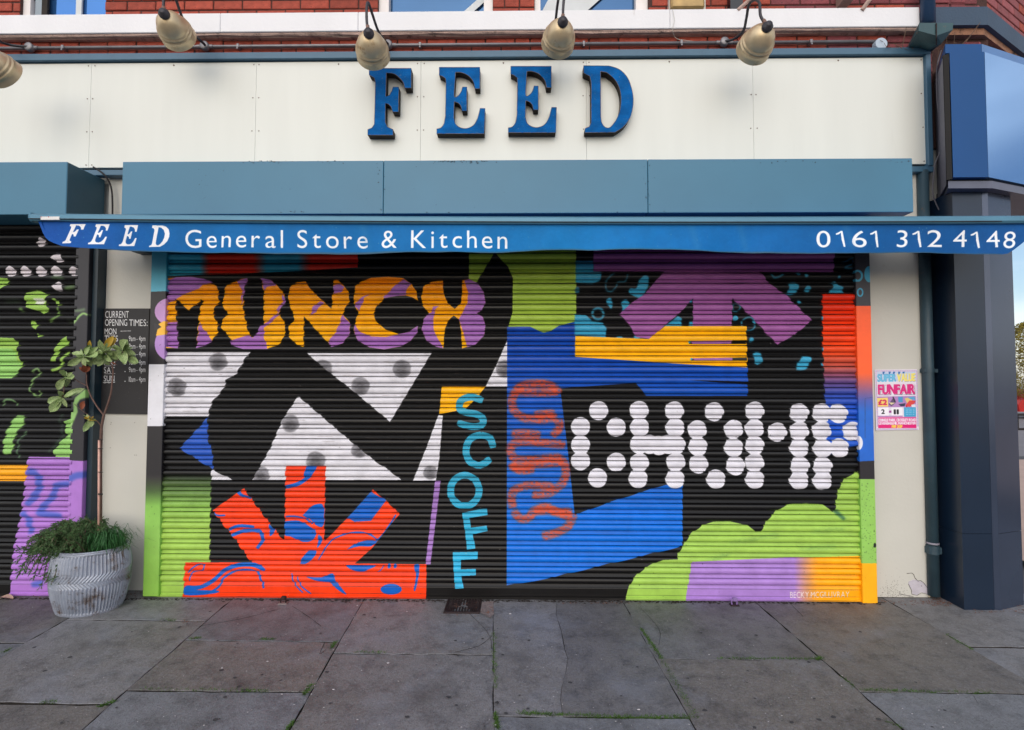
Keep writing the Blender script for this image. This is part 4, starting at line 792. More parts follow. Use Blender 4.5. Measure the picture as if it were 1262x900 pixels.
for _ in range(90):
    px, py = RNG.uniform(-30, 1290), 748+150*RNG.random(); p = atg(px, py, .0028); r0 = RNG.uniform(.003, .011); n = len(v); k = 9
    for j in range(k): a = 6.28*j/k; r_ = r0*RNG.uniform(.7, 1.2); v.append((p.x+r_*math.cos(a)*1.2, p.y+r_*math.sin(a), p.z))
    f.append(tuple(range(n, n+k)))
gum = mesh('gum_spots', v, f, M('old_gum', (58, 58, 62), .8, var=.3, vs_=50)); props(gum, 'dark trodden gum spots scattered over the flagstones', 'stains', kind='stuff')
dl = smooth_curve([atg(0, 737, .01), atg(6, 735, .02), atg(16, 738, .012)], 4)
v, f = [], []
for k, p in enumerate(dl): w = .03*math.sin(math.pi*(k+.3)/(len(dl)-.4)); v += [p+Vector((0, w, .004)), p+Vector((0, 0, -.004)), p+Vector((0, -w, .005))]
for k in range(len(dl)-1): f += [(3*k, 3*k+3, 3*k+4, 3*k+1), (3*k+1, 3*k+4, 3*k+5, 3*k+2)]
v2, f2 = [], []
for _ in range(1500):
    px = RNG.uniform(-60, 1090); p = atg(px, 736.5+.0052*px+abs(RNG.normal(0, 1.3)), .002); a = RNG.random()*6.3; l_ = RNG.uniform(.002, .008); n = len(v2); k = 5
    for j in range(k): b_ = a+6.28*j/k; v2.append((p.x+l_*math.cos(b_)*1.6, min(p.y+l_*math.sin(b_), -.014), p.z+.0005))
    v2.append((p.x, min(p.y, -.016), p.z+l_*.5)); f2 += [(n+j, n+(j+1) % k, n+k) for j in range(k)]
props(mesh('foot_grime', v2, f2, M('foot_grime', (40, 34, 31), .95, var=.5, vs_=60)), 'dark crumbly dirt line along the foot of the shutters', 'dirt', kind='stuff')
o = mesh('dead_leaf', v, f, M('dry_leaf', (178, 148, 130), .8)); props(o, 'pale curled dead leaf lying below the left shutter', 'leaf')

# ------------------------------------------------------------------ the brick shop building
shop = thing('shop_building', (0, .1, 0), 'red brick upper storey above the shop fascia with white stone band', 'building')
wt, wb = ZZ(13, Y_BAND), ZZ(36.6, Y_BAND); mtop, mbot = wb-.002, ZZ(42.2, Y_BAND+.02)
XR = XX(1218, Y_BR, 20)
bx('ground_wall', XL, 3.62, .14, 4.0, -.3, 3.3, m_cream, shop); bx('mortar_wall', XL, XR, Y_BR+.008, .30, 3.302, wt, m_mortar, shop)
def dbrick(x0, x1, z0, z1, y, mat, parent):
    k = dbrick.k; n = int(round((x1-x0)*200)); key = (n, round((z1-z0)*1000), mat.name)
    if key not in k:
        o = MB().box(0, x1-x0, 0, .06, 0, z1-z0, .004).build('brick', mat); k[key] = o.data; attach(o, parent); 
    else:
        o = bpy.data.objects.new('brick', k[key]); COL.objects.link(o); attach(o, parent)
    o.location = (x0, y+float(RNG.normal(0, .0018)), z0); return o
dbrick.k = {}
def course(z0, zh, X0_, X1_, off, parent, mat_of, skip=()):
    ed_ = [X0_]+[w for q in skip for w in q]+[X1_]
    for i in range(0, len(ed_), 2): course1(z0, zh, ed_[i]+.002, ed_[i+1]-.002, (ed_[i]-X0_+off) % .224, parent, mat_of)
def course1(z0, zh, x0, x1, off, parent, mat_of, skip=()):
    x = x0-off
    while x < x1:
        L_ = .215; a, e = max(x, x0), min(x+L_, x1); 
        if RNG.random() < .06 and e-a > .2:
            e = a+.105
        if e-a > .03:
            c_ = (a+e)/2
            if not any(s0 < c_ < s1 for s0, s1 in skip): dbrick(round(a, 3), round(e, 3), z0, z0+zh, Y_BR, mat_of(c_), parent)
        x = e+.009 if e-a < .2 else x+.224
def bm(x): 
    t = (x-XX(860, Y_BR))/(XX(1180, Y_BR)-XX(860, Y_BR)); return m_brick2 if RNG.random() < max(0, min(1, t))**1.5*.95 else m_brick
zc = ZZ(44.6, Y_BR)
for r_ in range(5): course(zc-.077*(r_+1)+.006, .066, XL, XX(1160, Y_BR), .11*(r_ % 2)+.05, shop, bm)
wins = [(XX(8, .1), XX(116, .1)), (XX(461, .1), XX(606, .1)), (XX(659, .1), XX(803, .1))]
zb = wt+.004
for r_ in range(5): course(zb+.077*r_, .066, XL, XX(1190, Y_BR, 5), .11*(r_ % 2)+.02, shop, bm, wins)
px_ = [XL]+[w for q in wins for w in q]+[XR]
for k in range(0, len(px_), 2): bx('wall_pier', px_[k], px_[k+1], Y_BR+.008, .30, wt+.002, 6.2, m_mortar, shop)
bx('upper_wall', XL, XR, .11, 4, 6.202, 8.2, m_brick, shop)
for k in range(0, len(px_), 2): bx('brickwork', px_[k]+.002, px_[k+1]-.002, Y_BR+.001, .3, zb+.077*5, 6.2, m_brick, shop)
bx('roof', XL-.1, XR+.1, -.1, 4.2, 8.202, 8.4, m_bandb, shop)
for k, (a, e) in enumerate(((XL, XX(262, Y_BAND)), (XX(262, Y_BAND), XX(436, Y_BAND)), (XX(436, Y_BAND), XX(830, Y_BAND)), (XX(830, Y_BAND), XX(1134, Y_BAND, 25)))): bx('stone_band', a+.001, e-.001, Y_BAND, .12, wb, wt, m_white, shop, .004)
b = MB(); prof = [(Y_BAND+.012, wb-.001), (Y_BAND+.012, wb-.012), (Y_BAND+.02, wb-.018), (Y_BAND+.024, mbot+.008), (Y_BAND+.04, mbot), (Y_BR+.01, mbot), (Y_BR+.01, wb-.001)]
n_ = 40; v = []; f = []
for j in range(n_+1):
    x = XL+(XX(1168, .05)-XL)*j/n_
    for y, z in prof: v.append((x, y+RNG.normal(0, .002), z+RNG.normal(0, .0022)))
K = len(prof)
for j in range(n_):
    for k in range(K-1): f.append((j*K+k, (j+1)*K+k, (j+1)*K+k+1, j*K+k+1))
mesh('moulding', v, f, m_mould, shop)
# upper windows
def window(x0, x1, lw, rw, gl, extra):
    fr = MB().box(x0, x0+lw, .13, .22, zb, 6.0).box(x1-rw, x1, .13, .22, zb, 6.0).box(x0+lw, x1-rw, .13, .22, 5.95, 6.0)
    w = fr.build('window', m_frame, shop); bx('pane', x0+lw, x1-rw, .19, .2, zb, 5.95, gl, w); extra(w); bx('reveal', x0, x1, .23, .30, zb, 6.2, m_dark, w)
def dbar(w, p0, p1, r, y, mat, name): a, e = at(*p0, y), at(*p1, y); MB().tube([a, e+(e-a)*2], r, 6).build(name, mat, w)
wx = wins
def e1(w): bx('blind_strip', XX(28, .15), XX(36, .15), .15, .17, zb, 5.9, M('grey_blind', (140, 152, 162), .6), w); bx('dark_edge', XX(36, .15), XX(43, .15), .15, .17, zb, 5.9, m_letside, w); dbar(w, (60, 13), (46, 2), .008, .16, m_tie, 'stay'); bx('curtain', XX(80, .17), XX(87, .17), .165, .18, zb, 5.9, m_curtain, w)
def e2(w): bx('blue_sticker', XX(467, .17), XX(474.5, .17), .165, .17, zb, zb+.047, M('cobalt', (40, 60, 168), .5), w); a = at(572, 13, .17); MB().add([at(572, 14, .17), at(584, 14, .17), at(640, -36, .17), at(628, -36, .17)], [(0, 1, 2, 3)]).build('reflected_beam', m_curtain, w)
def e3(w): MB().add([at(668, 14, .17), at(723, 14, .17), at(790, -46, .17), at(700, -46, .17)], [(0, 1, 2, 3)]).build('blind', m_curtain, w)
window(*wx[0], XX(28, .15)-wx[0][0]-.02, .012, m_glass, e1); window(*wx[1], .075, .07, m_glass2, e2); window(*wx[2], .045, .09, m_glass2, e3)
# small fittings on the brick
vent = thing('wall_vent', (XX(850, .05), .08, zb), 'square tan metal vent cover on the brick above the white band', 'vent')
bx('cover', XX(831, .04), XX(873, .04), .02, .1, zb, zb+.26, M('tan_metal', (168, 140, 92), .5, metal=.3, var=.35, vs_=12), vent, .012); bx('rim', XX(829, .06), XX(875, .06), .06, .098, zb, zb+.28, m_cream, vent)
sb = thing('wall_bracket', (XX(914, .05), .09, zb), 'dark triangular metal box with pale wooden stay above the band', 'bracket')
MB().box(XX(905, .06), XX(921, .06), .04, .1, zb, zb+.3).build('box', m_navyd, sb); MB().tube([at(909, 13, .035), at(935, -10, .035)], .014, 6).build('stay', m_mould, sb)
sb = thing('wall_bracket', (XX(1060, .05), .09, zb), 'pale grey wooden bracket leaning by the downpipe head', 'bracket')
bx('block', XX(1047, .03), XX(1060, .03), .0, .1, ZZ(6, .03), ZZ(-8, .03), M('grey_timber', (138, 112, 104), .8), sb); MB().tube([at(1062, 13, .03), at(1080, -12, .03)], .016, 6).build('stay', m_mould, sb)

# ------------------------------------------------------------------ fascia sign
fs = thing('fascia_sign', (0, .05, ZZ(205, .05)), 'long cream fascia board with blue serif letters reading FEED', 'sign')
sgx = [XX(v, Y_SIGN, 140) for v in (-502, -298, -93, 111, 315, 518.4, 722.7, 928.5, 1140.7)]
szt, szb = ZZ(74.5, Y_SIGN), ZZ(204.5, Y_SIGN)
for a, e in zip(sgx[:-1], sgx[1:]):
    p = bx('sign_panel', a+.0006, e-.0006, Y_SIGN, Y_SIGN+.03, szb, szt, m_sign, fs, .0012)
    s = MB()
    for sx in (a+.022, e-.022):
        for z in np.linspace(szb+.02, szt-.02, 4): s.lathe([(.0042, -.0), (.0042, -.002), (.002, -.004)], Matrix.Translation((sx+RNG.normal(0, .003), Y_SIGN-.001, z)) @ Matrix.Rotation(R(-90), 4, 'X').inverted() @ Matrix.Scale(-1, 4, (0, 0, 1)), 8)
    s.lathe([(.0055, 0), (.0055, -.002), (.002, -.004)], Matrix.Translation(((a+e)/2, Y_SIGN-.001, szt-.02)) @ Matrix.Rotation(R(90), 4, 'X') @ Matrix.Scale(-1, 4, (0, 0, 1)), 8)
    props(s.build('screws', m_rust, p), kind='stuff')
bx('backing', XL, sgx[-1]+.03, .085, .138, szb-.02, szt+.03, m_dark, fs)
f0, f1 = ZZ(61.8, .025), ZZ(70.5, .025); XE = XX(1149, .025, 140)
bx('frame_top', XL, XE, .022, .098, f1, f0-.002, m_steel, fs, .003); bx('frame_side', XX(1142.6, .025, 140), XE, .023, .09, ZZ(206.5, .025), f1-.002, m_steel, fs, .003)
bx('frame_bottom', XX(-30, -.02), XE, .024, .08, ZZ(214.0, .025), ZZ(207.2, .025), m_steel, fs, .003)
m_wornedge = M('worn_letter_edge', (112, 100, 88), .8, var=.3, vs_=40, dirt=.5, dcol=(10, 70, 124), ds=30)
def letter(pts, tile, hole=None):
    yb_, yf = Y_SIGN-.001, Y_SIGN-.068
    Pf = [at(x, y, yf) for x, y in T(tile, pts)]; H = [at(x, y, yf) for x, y in T(tile, hole)] if hole else []
    bm_ = bmesh.new(); vs_ = [bm_.verts.new(p) for p in Pf]; ed = [bm_.edges.new((vs_[k-1], vs_[k])) for k in range(len(vs_))]
    vh = [bm_.verts.new(p) for p in H]; ed += [bm_.edges.new((vh[k-1], vh[k])) for k in range(len(vh))]
    bmesh.ops.triangle_fill(bm_, use_beauty=True, edges=ed); bm_.verts.index_update()
    v = [w.co.copy() for w in bm_.verts]; f = []
    for q in bm_.faces:
        ids = [w.index for w in q.verts]; nrm = (v[ids[1]]-v[ids[0]]).cross(v[ids[2]]-v[ids[0]]); f.append(tuple(ids) if nrm.y < 0 else tuple(ids[::-1]))
    bm_.free(); idx = [0]*len(f); n0 = len(v); v += [Vector((w.x, yb_, w.z)) for w in v]
    for ring in (range(len(Pf)), range(len(Pf), n0)):
        r_ = list(ring)
        for k in range(len(r_)): f.append((r_[k-1], r_[k], r_[k]+n0, r_[k-1]+n0)); idx.append(1)
    o = mesh('letter', v, f, [m_letface, m_letside], fs, idx=idx)
    for ring in (Pf, H):
        if ring: we = MB().tube([Vector(q) for q in ring+[ring[0]]], .0019, 5, cap=False).build('worn_edge', m_wornedge, o)
    return o
sm = lambda q: [(p.x, p.y) for p in smooth_curve([(x, y, 0) for x, y in q], 4)]
def LE(dx=0, dy=0): e = letterE(dx, dy); return e[:3]+sm(e[3:8])+sm(e[8:13])[0:]+e[13:15]+sm(e[15:19])+sm(e[19:26])+e[26:29]+sm(e[29:32])+sm(e[32:])
letter(letterF[:3]+sm(letterF[3:8])+letterF[8:], 'B0'); letter(LE(), 'B0'); letter(LE(-868, -5), 'C0'); sm = lambda q: [(p.x, p.y) for p in smooth_curve([(x, y, 0) for x, y in q], 4)]
letter(letterD[:1]+sm(letterD[1:9])+letterD[9:], 'C0', holeD[:1]+sm(holeD[1:]))

# ------------------------------------------------------------------ shutters
def lath_profile(p):
    o = [(0, .014), (.025, .014), (.045, .001)]
    for k in range(9): a = math.pi*k/8; o.append((.06+.56*(1-math.cos(a))/2, -.0-.0165*math.sin(a)**.85))
    o += [(.64, .006), (.67, .005), (.78, .0005), (.88, -.0045), (.94, -.0085), (.955, -.0085), (.962, .012), (1.0, .014)]
    return [(-t*p, y) for t, y in o]
def shutter(root, x0, x1, paint, mat):
    pr = lath_profile(.0752); z = .083+.0752; K = len(pr)
    v = [(x, y, zz) for x in (x0, x1) for zz, y in pr]; f = [(k, k+1, K+k+1, K+k) for k in range(K-1)]
    me = None
    while z < SHTOP+.08:
        if me is None:
            o = mesh('slat', [(a-x0, b_, c_) for a, b_, c_ in v], f, mat); me = o.data
            me.polygons.foreach_set('use_smooth', [True]*len(me.polygons)); me.set_sharp_from_angle(angle=R(38))
        else: o = bpy.data.objects.new('slat', me); COL.objects.link(o)
        attach(o, root); o.location = (x0, float(RNG.normal(0, .0006)), z); z += .0752
    b = MB(); rp = [(.083, .005), (.083, -.002), (.079, -.004), (.022, -.004), (.02, -.012), (.004, -.013), (.003, .01)]
    b.add([(x, y, zz) for x in (x0, x1) for zz, y in rp], [(k, k+1, len(rp)+k+1, len(rp)+k) for k in range(len(rp)-1)]); b.build('bottom_rail', mat, root)
gxa = (XX(185.8, -.03, 320)+XX(176.6, -.03, 728))/2; gxb = (XX(204.6, -.03, 320)+XX(196, -.03, 728))/2
gxc = (XX(1054, -.03, 320)+XX(1063.5, -.03, 735))/2; gxd = (XX(1072, -.03, 320)+XX(1082, -.03, 742))/2
sh = thing('roller_shutter', ((gxb+gxc)/2, 0, 0), 'wide closed roller shutter painted with MUNCH, SCOFF and CHOMP mural in bright colours', 'shutter', 'painted roller shutters')
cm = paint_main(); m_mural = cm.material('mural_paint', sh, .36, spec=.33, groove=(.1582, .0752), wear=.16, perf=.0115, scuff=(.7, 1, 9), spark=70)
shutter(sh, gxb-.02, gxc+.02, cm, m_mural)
cg = paint_guide_left(); bx('guide_rail', gxa, gxb, -.03, .05, .012, ZZ(262, -.03), cg.material('left_guide_paint', sh, .45, spark=60), sh, .003)
cg = paint_guide_right(); bx('guide_rail', gxc, gxd, -.03, .05, -.0, ZZ(262, -.03), cg.material('right_guide_paint', sh, .45, spark=60), sh, .003)
bt, bb_ = ZZ(197.3, Y_BOX), ZZ(263.0, Y_BOX)
hx = [XX(v, Y_BOX, 230) for v in (150, 472.5, 798.5, 1125.5)]
for a, e in zip(hx[:-1], hx[1:]): bx('cover_panel', a+.0015, e-.0015, Y_BOX, .02, bb_, bt, m_cover, sh, .003)
v, f = [], []
for cx_, sp, n_, edge in ((330, 14, 16, 1), (316, 8, 14, 1), (572, 16, 34, 1), (545, 10, 14, 1), (596, 4, 4, 1), (412, 8, 10, 1), (470, 3, 12, 0), (798, 3, 12, 0), (247, 5, 14, 2), (350, 4, 6, 2), (720, 120, 10, 2), (960, 40, 10, 1), (1100, 20, 8, 1), (360, 8, 9, 3), (500, 200, 16, 2), (640, 380, 12, 3)):
    for _ in range(n_):
        x = RNG.normal(cx_, sp); y = {1: 198.2+abs(RNG.normal(0, 1.6)), 0: RNG.uniform(200, 262), 2: RNG.uniform(203, 258), 3: 262-abs(RNG.normal(0, 1.5))}[edge]
        if not 152 < x < 1123: continue
        q = at(x, y, Y_BOX-.0012); s_ = RNG.uniform(.0012, .005)*(.6 if edge == 2 else 1); n = len(v)
        for j in range(6): a = 6.28*j/6; r_ = s_*RNG.uniform(.5, 1.2); v.append((q.x+r_*math.cos(a)*1.5, q.y, q.z+r_*math.sin(a)))
        f.append(tuple(range(n, n+6)))
props(mesh('paint_chips', v, f, M('chipped_paint', (44, 62, 76), .8, var=.3, vs_=80), sh), kind='stuff')
bx('header', gxa, gxd, -.02, .12, SHTOP+.0, bb_+.02, m_dark, sh)
def hasp(px, py, label, mat, stn):
    p = atg(px, py); t = thing('ground_lock', p, label, 'lock')
    m = MB(); m.tube(smooth_curve([p+Vector((-.016, .0, 0)), p+Vector((-.018, 0, .03)), p+Vector((0, -.004, .045)), p+Vector((.018, 0, .03)), p+Vector((.016, 0, 0))], 4), .005, 8).build('shackle', mat, t, True)
    MB().box(p.x-.013, p.x+.02, p.y-.012, p.y+.01, p.z+.028, p.z+.052, .004).build('body', mat, t); MB().box(p.x-.03, p.x+.03, p.y-.02, p.y+.02, p.z-.004, p.z+.006, .002).build('base_plate', stn, t)
hasp(349, 744, 'rusty ground lock at the foot of the orange mural crown', m_cast, m_concr); hasp(905, 746, 'lilac smeared ground lock at the foot of the lilac strip', M('lilac_lock', (130, 104, 160), .6), m_cast)
# left shutter
ls = thing('roller_shutter', (XX(20), 0, 0), 'cropped black shutter on the left with green and purple graffiti', 'shutter', 'painted roller shutters')
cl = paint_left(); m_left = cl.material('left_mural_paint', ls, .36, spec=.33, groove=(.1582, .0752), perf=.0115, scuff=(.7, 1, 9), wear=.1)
lga, lgb = (XX(92.5, -.01, 320)+XX(85.5, -.01, 600))/2, (XX(109, -.01, 320)+XX(103, -.01, 600))/2
shutter(ls, XL, lga+.02, cl, m_left)
cg = paint_left_guide(); bx('guide_rail', lga, lgb, -.012, .06, .006, ZZ(262, 0), cg.material('far_left_guide_paint', ls, .5), ls, .003)
bxr = XX(82, Y_BOX, 230); bx('cover_panel', XL, bxr, Y_BOX, .085, bb_+.002, bt+.002, m_cover, ls, .003); bx('cover_end', bxr+.0005, bxr+.003, Y_BOX+.004, .084, bb_+.004, bt-.002, m_coverd, ls)
jx0, jx1 = lgb+.003, (XX(120.5, .02, 320)+XX(116, .02, 500))/2
jm = bx('door_jamb', jx0, jx1, .02, .138, 0, ZZ(262, .02), m_jamb, ls); bx('header', XL, jx1, -.0, .13, SHTOP, bb_+.02, m_letside, ls)

# ------------------------------------------------------------------ rendered piers
p1 = thing('left_pier', (XX(150, .1), .1, 0), 'cream rendered pier behind the planter and chalkboard', 'pier')
bx('render', jx1+.002, gxa+.03, .10, .139, -.02, ZZ(207, .1), m_cream, p1)
for x, y in ((137, 521), (136.5, 523), (166, 521), (136, 552), (166, 561), (168, 561)): q = at(x, y, .098); MB().lathe([(.003, 0), (.001, -.003)], Matrix.Translation(q) @ Matrix.Rotation(R(90), 4, 'X') @ Matrix.Scale(-1, 4, (0, 0, 1)), 6).build('rust_mark', m_grime, p1)
p2 = thing('right_pier', (XX(1105, .07), .08, 0), 'cream rendered pier with peeling paint at its foot beside the downpipe', 'pier')
rxa, rxb = gxd-.03, (XX(1133.3, .075, 320)+XX(1147, .075, 730))/2
bx('render', rxa, rxb-.012, .075, .139, -.01, ZZ(213, .075), m_cream, p2); bx('edge_bead', rxb-.0115, rxb, .07, .139, .005, ZZ(213, .075), M('stained_bead', (196, 186, 166), .7, var=.1, vs_=8, dirt=.55, dcol=(126, 100, 76), ds=30), p2)
def flake(pts, mat, name, y, par, th=.002):
    P = [at(a, e, y) for a, e in T('PC', pts)]; n = len(P); v = P+[Vector((q.x, y+th, q.z)) for q in P]
    return mesh(name, v, [tuple(range(n))[::-1]]+[(k, (k+1) % n, n+(k+1) % n, n+k) for k in range(n)], mat, par)
TILE['PC'] = (1060, 600, 5.0)
flake([(300, 585), (330, 572), (350, 575), (390, 590), (402, 600), (424, 625), (420, 662), (375, 650), (350, 668), (318, 660), (322, 640), (298, 600)], m_patch, 'peeled_patch', .0735, p2)
v, f = [], []
def zig(pts, w):
    P = [at(a, e, .0728) for a, e in T('PC', pts)]
    for k in range(len(P)-1):
        d = (P[k+1]-P[k]).normalized(); n = Vector((-d.z, 0, d.x))*w; q = len(v); v.extend([P[k]+n, P[k]-n, P[k+1]-n*.5, P[k+1]+n*.5]); f.append((q, q+1, q+2, q+3))
zig([(288, 535), (318, 532), (330, 540), (338, 562), (356, 582), (372, 578), (392, 592), (412, 620), (430, 640), (434, 668)], .0022); zig([(298, 600), (318, 640), (318, 662), (350, 670), (380, 654), (420, 664)], .0016); zig([(240, 660), (300, 672), (330, 678)], .0022); zig([(402, 0), (412, 20), (420, 64), (424, 150), (432, 290), (434, 420)], .0012)
mesh('paint_crack', v, f, m_letside, p2)
v, f = [], []
for _ in range(230):
    x, y = RNG.normal(200, 40), 690-abs(RNG.normal(0, 55)); 
    if x < 122 or x > 425: continue
    q = at(*T('PC', [(x, y)])[0], .0742); s_ = RNG.uniform(.0006, .0028); n = len(v); v += [q+Vector((-s_, 0, 0)), q+Vector((0, 0, -s_*1.3)), q+Vector((s_, 0, 0)), q+Vector((0, 0, s_))]; f.append((n, n+1, n+2, n+3))
o = mesh('grime_spots', v, f, m_grime, p2)
bx('base_strip', rxa+.02, rxb, .068, .14, -.02, .003, m_joint, p2)
# poster
po = thing('poster', (XX(1105, .07), .07, ZZ(530, .07)), 'pink and blue FUNFAIR poster pasted on the right cream pier', 'poster')
cp = paint_poster(); mesh('sheet', [at(1077.8, 455.8, .07), at(1130.2, 455.2, .0675), at(1132.4, 529.8, .07), at(1079.7, 530.6, .0665), at(1077.8, 455.8, .074), at(1130.2, 455.2, .074), at(1132.4, 529.8, .074), at(1079.7, 530.6, .074)], [(0, 3, 2, 1), (0, 1, 5, 4), (1, 2, 6, 5), (2, 3, 7, 6), (3, 0, 4, 7)], cp.material('poster_print', po, .35, wear=.03, bump=.4), po)
ch = thing('chalkboard', (XX(155, .085), .085, ZZ(510, .085)), 'black board of hand written opening times hung on the left pier', 'board')
cc_ = paint_chalk(); mc = cc_.material('chalk_lettering', ch, .6, wear=.08)
quadbox('panel', [at(126.3, 380.3, .085), at(183.8, 380.3, .085), at(180.8, 510.8, .085), at(123, 510, .085)], .0985, mc, ch)

# ------------------------------------------------------------------ awning
aw = thing('awning', (XX(640, VY), -.3, ZZ(270, -.45)), 'wide retracted blue awning with white lettering on its valance', 'awning')
ax0, ax1 = XX(40, -.47, 270), XX(1283, -.47, 270); azt, azb = ZZ(265, -.49), ZZ(274.5, -.49)
zl0, zr0 = at(45, 262.6, -.49).z, at(1255, 265.4, -.49).z; xl0, xr0 = XX(45, -.49, 263), XX(1255, -.49, 265)
azb = azt-.052
zm0 = at(620, 266.5, -.49).z
def azs(x): u = (x-xl0)/(xr0-xl0); return zl0+(zr0-zl0)*u+4*u*(1-u)*(zm0-(zl0+zr0)/2)-azt
b = MB(); pr = [(-.455, azb), (-.488, azb+.003), (-.497, azb+.016), (-.494, azt-.012), (-.48, azt), (-.44, azt), (-.43, azt-.02), (-.435, azb)]; K = len(pr); xs_ = list(np.linspace(ax0, ax1, 25))
b.add([(x, y, z+azs(x)) for x in xs_ for y, z in pr], [(j*K+k, j*K+(k+1) % K, (j+1)*K+(k+1) % K, (j+1)*K+k) for j in range(24) for k in range(K)]+[tuple(range(K))[::-1], tuple(range(24*K, 25*K))]); b.build('front_bar', m_barm, aw)
MB().add([(x, y, z+azs(x)) for x in xs_[:-1] for y, z in ((-.4965, azb+.010), (-.4985, azb+.013), (-.4965, azb+.016), (-.48, azb+.013))], [(j*4+k, j*4+k+1, j*4+k+5, j*4+k+4) for j in range(23) for k in range(3)]).build('bar_groove', m_letside, aw)
b = MB(); b.lathe([(.012, -.006), (.03, -.006), (.034, 0), (.03, .006)], Matrix.Translation((ax0, -.465, (azt+azb)/2+.002+azs(ax0))) @ Matrix.Rotation(R(90), 4, 'Y'), 16); b.build('end_cap', m_barm, aw)
cw = Canvas(XX(43, -.5), XX(68, -.5), ZZ(270, -.5), ZZ(264, -.5), -.5, 700, (222, 220, 218))
for k in range(9): cw.poly([(45+k*2.3, 265.3), (46.3+k*2.3, 265.3), (46.8+k*2.3, 268), (45.4+k*2.3, 268)], (190, 80, 70) if k in (2, 6) else (206, 204, 206))
bx('safety_label', XX(43.8, -.5), XX(67, -.5), -.5, -.49, ZZ(269.2, -.5), ZZ(265.2, -.5), cw.material('label_print', aw, .5), aw)
vb = [(48.5, 272.5), (51, 279), (54, 287), (57, 293), (61, 297), (66, 299.5), (77, 303.5), (95, 305.6), (120, 307), (160, 309), (204, 310.3), (250, 311.5), (310, 312.8), (370, 313.2), (438, 313), (474, 312.4), (500, 311), (520, 311), (545, 311.4), (566, 311), (591, 312), (620, 311), (655, 309), (692, 307.5), (715, 308.2), (735, 309), (765, 308), (799, 307.6), (825, 307.8), (850, 308.6), (901, 310.5), (930, 312), (985, 312.8), (1035, 313), (1075, 312.2), (1114, 311.2), (1150, 311.6), (1180, 312.4), (1210, 313.6), (1232, 314.4), (1240, 313), (1247, 309), (1256, 302), (1266, 294), (1276, 284), (1282, 276)]
P = [at(x, y, VY) for x, y in vb]; rows_ = 7; v, f = [], []; ztop = azb+.004
cur = []
for k in range(len(P)-1):
    n = max(1, int((P[k+1].x-P[k].x)/.035)); cur += [P[k].lerp(P[k+1], j/n) for j in range(n)]
cur.append(P[-1])
for q in cur:
    for j in range(rows_+1):
        ztop = azb+.004+azs(q.x); t = j/rows_; wv = .010*math.sin(q.x*5.1+1)*t+.006*math.sin(q.x*13+2+t)*t+.003*math.sin(q.x*31)*t*t; v.append((q.x, VY+wv, ztop+(min(q.z, ztop-.001)-ztop)*t))
n0 = len(v); v += [(a, y+.0025, z) for a, y, z in v]
for k in range(len(cur)-1):
    for j in range(rows_):
        a = k*(rows_+1)+j; f.append((a, a+1, a+rows_+2, a+rows_+1)); f.append((n0+a, n0+a+rows_+1, n0+a+rows_+2, n0+a+1))
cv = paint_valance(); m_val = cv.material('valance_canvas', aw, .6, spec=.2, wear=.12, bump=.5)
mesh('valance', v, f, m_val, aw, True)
# folded edge of the canvas at the left end, roller, arms and wall brackets behind
mesh('valance_fold', [at(48, 272, VY+.004), at(50.5, 272.5, VY-.01), at(55.5, 284, VY-.006), at(54, 286, VY+.008)], [(0, 1, 2, 3)], m_val, aw)
rz = (azt+azb)/2+.01
MB().tube([(ax0+.06, -.17, rz-.01), (ax1-.06, -.17, rz-.01)], .05, 18).build('fabric_roll', M('blue_canvas', (20, 90, 160), .7), aw, True)
v = [(ax0+.06, -.21, rz+.03), (ax1-.06, -.21, rz+.03), (ax1-.06, -.44, azt-.01), (ax0+.06, -.44, azt-.01)]; mesh('canvas_top', v+[(a, y, z-.003) for a, y, z in v], [(0, 1, 2, 3), (7, 6, 5, 4), (0, 3, 7, 4), (1, 5, 6, 2)], bpy.data.materials['blue_canvas'], aw)
for s_, xc in ((1, ax0+.35), (-1, ax1-.35)):
    MB().tube([(xc, -.22, rz-.06), (xc+s_*1.15, -.34, rz-.06)], .022, 8).tube([(xc+s_*1.15, -.37, rz-.06), (xc+s_*.1, -.43, rz-.05)], .02, 8).build('folding_arm', m_iron, aw)
    bx('wall_bracket', xc-.05, xc+.05, -.20, .13 if s_ > 0 else .06, rz-.09, rz+.05, m_iron, aw, .006)
q = at(131, 307, -.36); MB().tube([q+Vector((-.05, 0, .02)), q+Vector((.05, 0, .02))], .026, 10).build('arm_elbow', m_tie, aw)

# ------------------------------------------------------------------ conduit and lamps
cz = ZZ(54.5, .07)
cnd = thing('electrical_conduit', (0, .07, cz), 'grey metal conduit running along the bricks above the sign', 'conduit')
MB().tube([(XL, .072, cz), (XX(1088, .07, 55), .072, cz)], .0115, 10).build('tube', m_cond, cnd, True)
JB = [(36, 54.5), (252, 54.5), (478, 54.5), (681, 54.5), (893, 55.5)]
for x, y in JB: q = at(x, y, .06); MB().lathe([(.001, 0), (.026, 0), (.033, .006), (.033, .035)], Matrix.Translation((q.x, .045, cz)) @ Matrix.Rotation(R(-90), 4, 'X'), 16).lathe([(.0145, -.06), (.0145, .06)], Matrix.Translation((q.x, .072, cz)) @ Matrix.Rotation(R(90), 4, 'Y'), 10).build('junction_box', m_cond, cnd, True)
for x in (77, 293, 517.5, 719.5, 840, 1000): q = XX(x, .06, 55); MB().box(q-.01, q+.01, .055, .1, cz-.016, cz+.014, .003).box(q-.006, q+.006, .05, .06, cz-.032, cz-.018, .002).build('clip', m_cond, cnd)
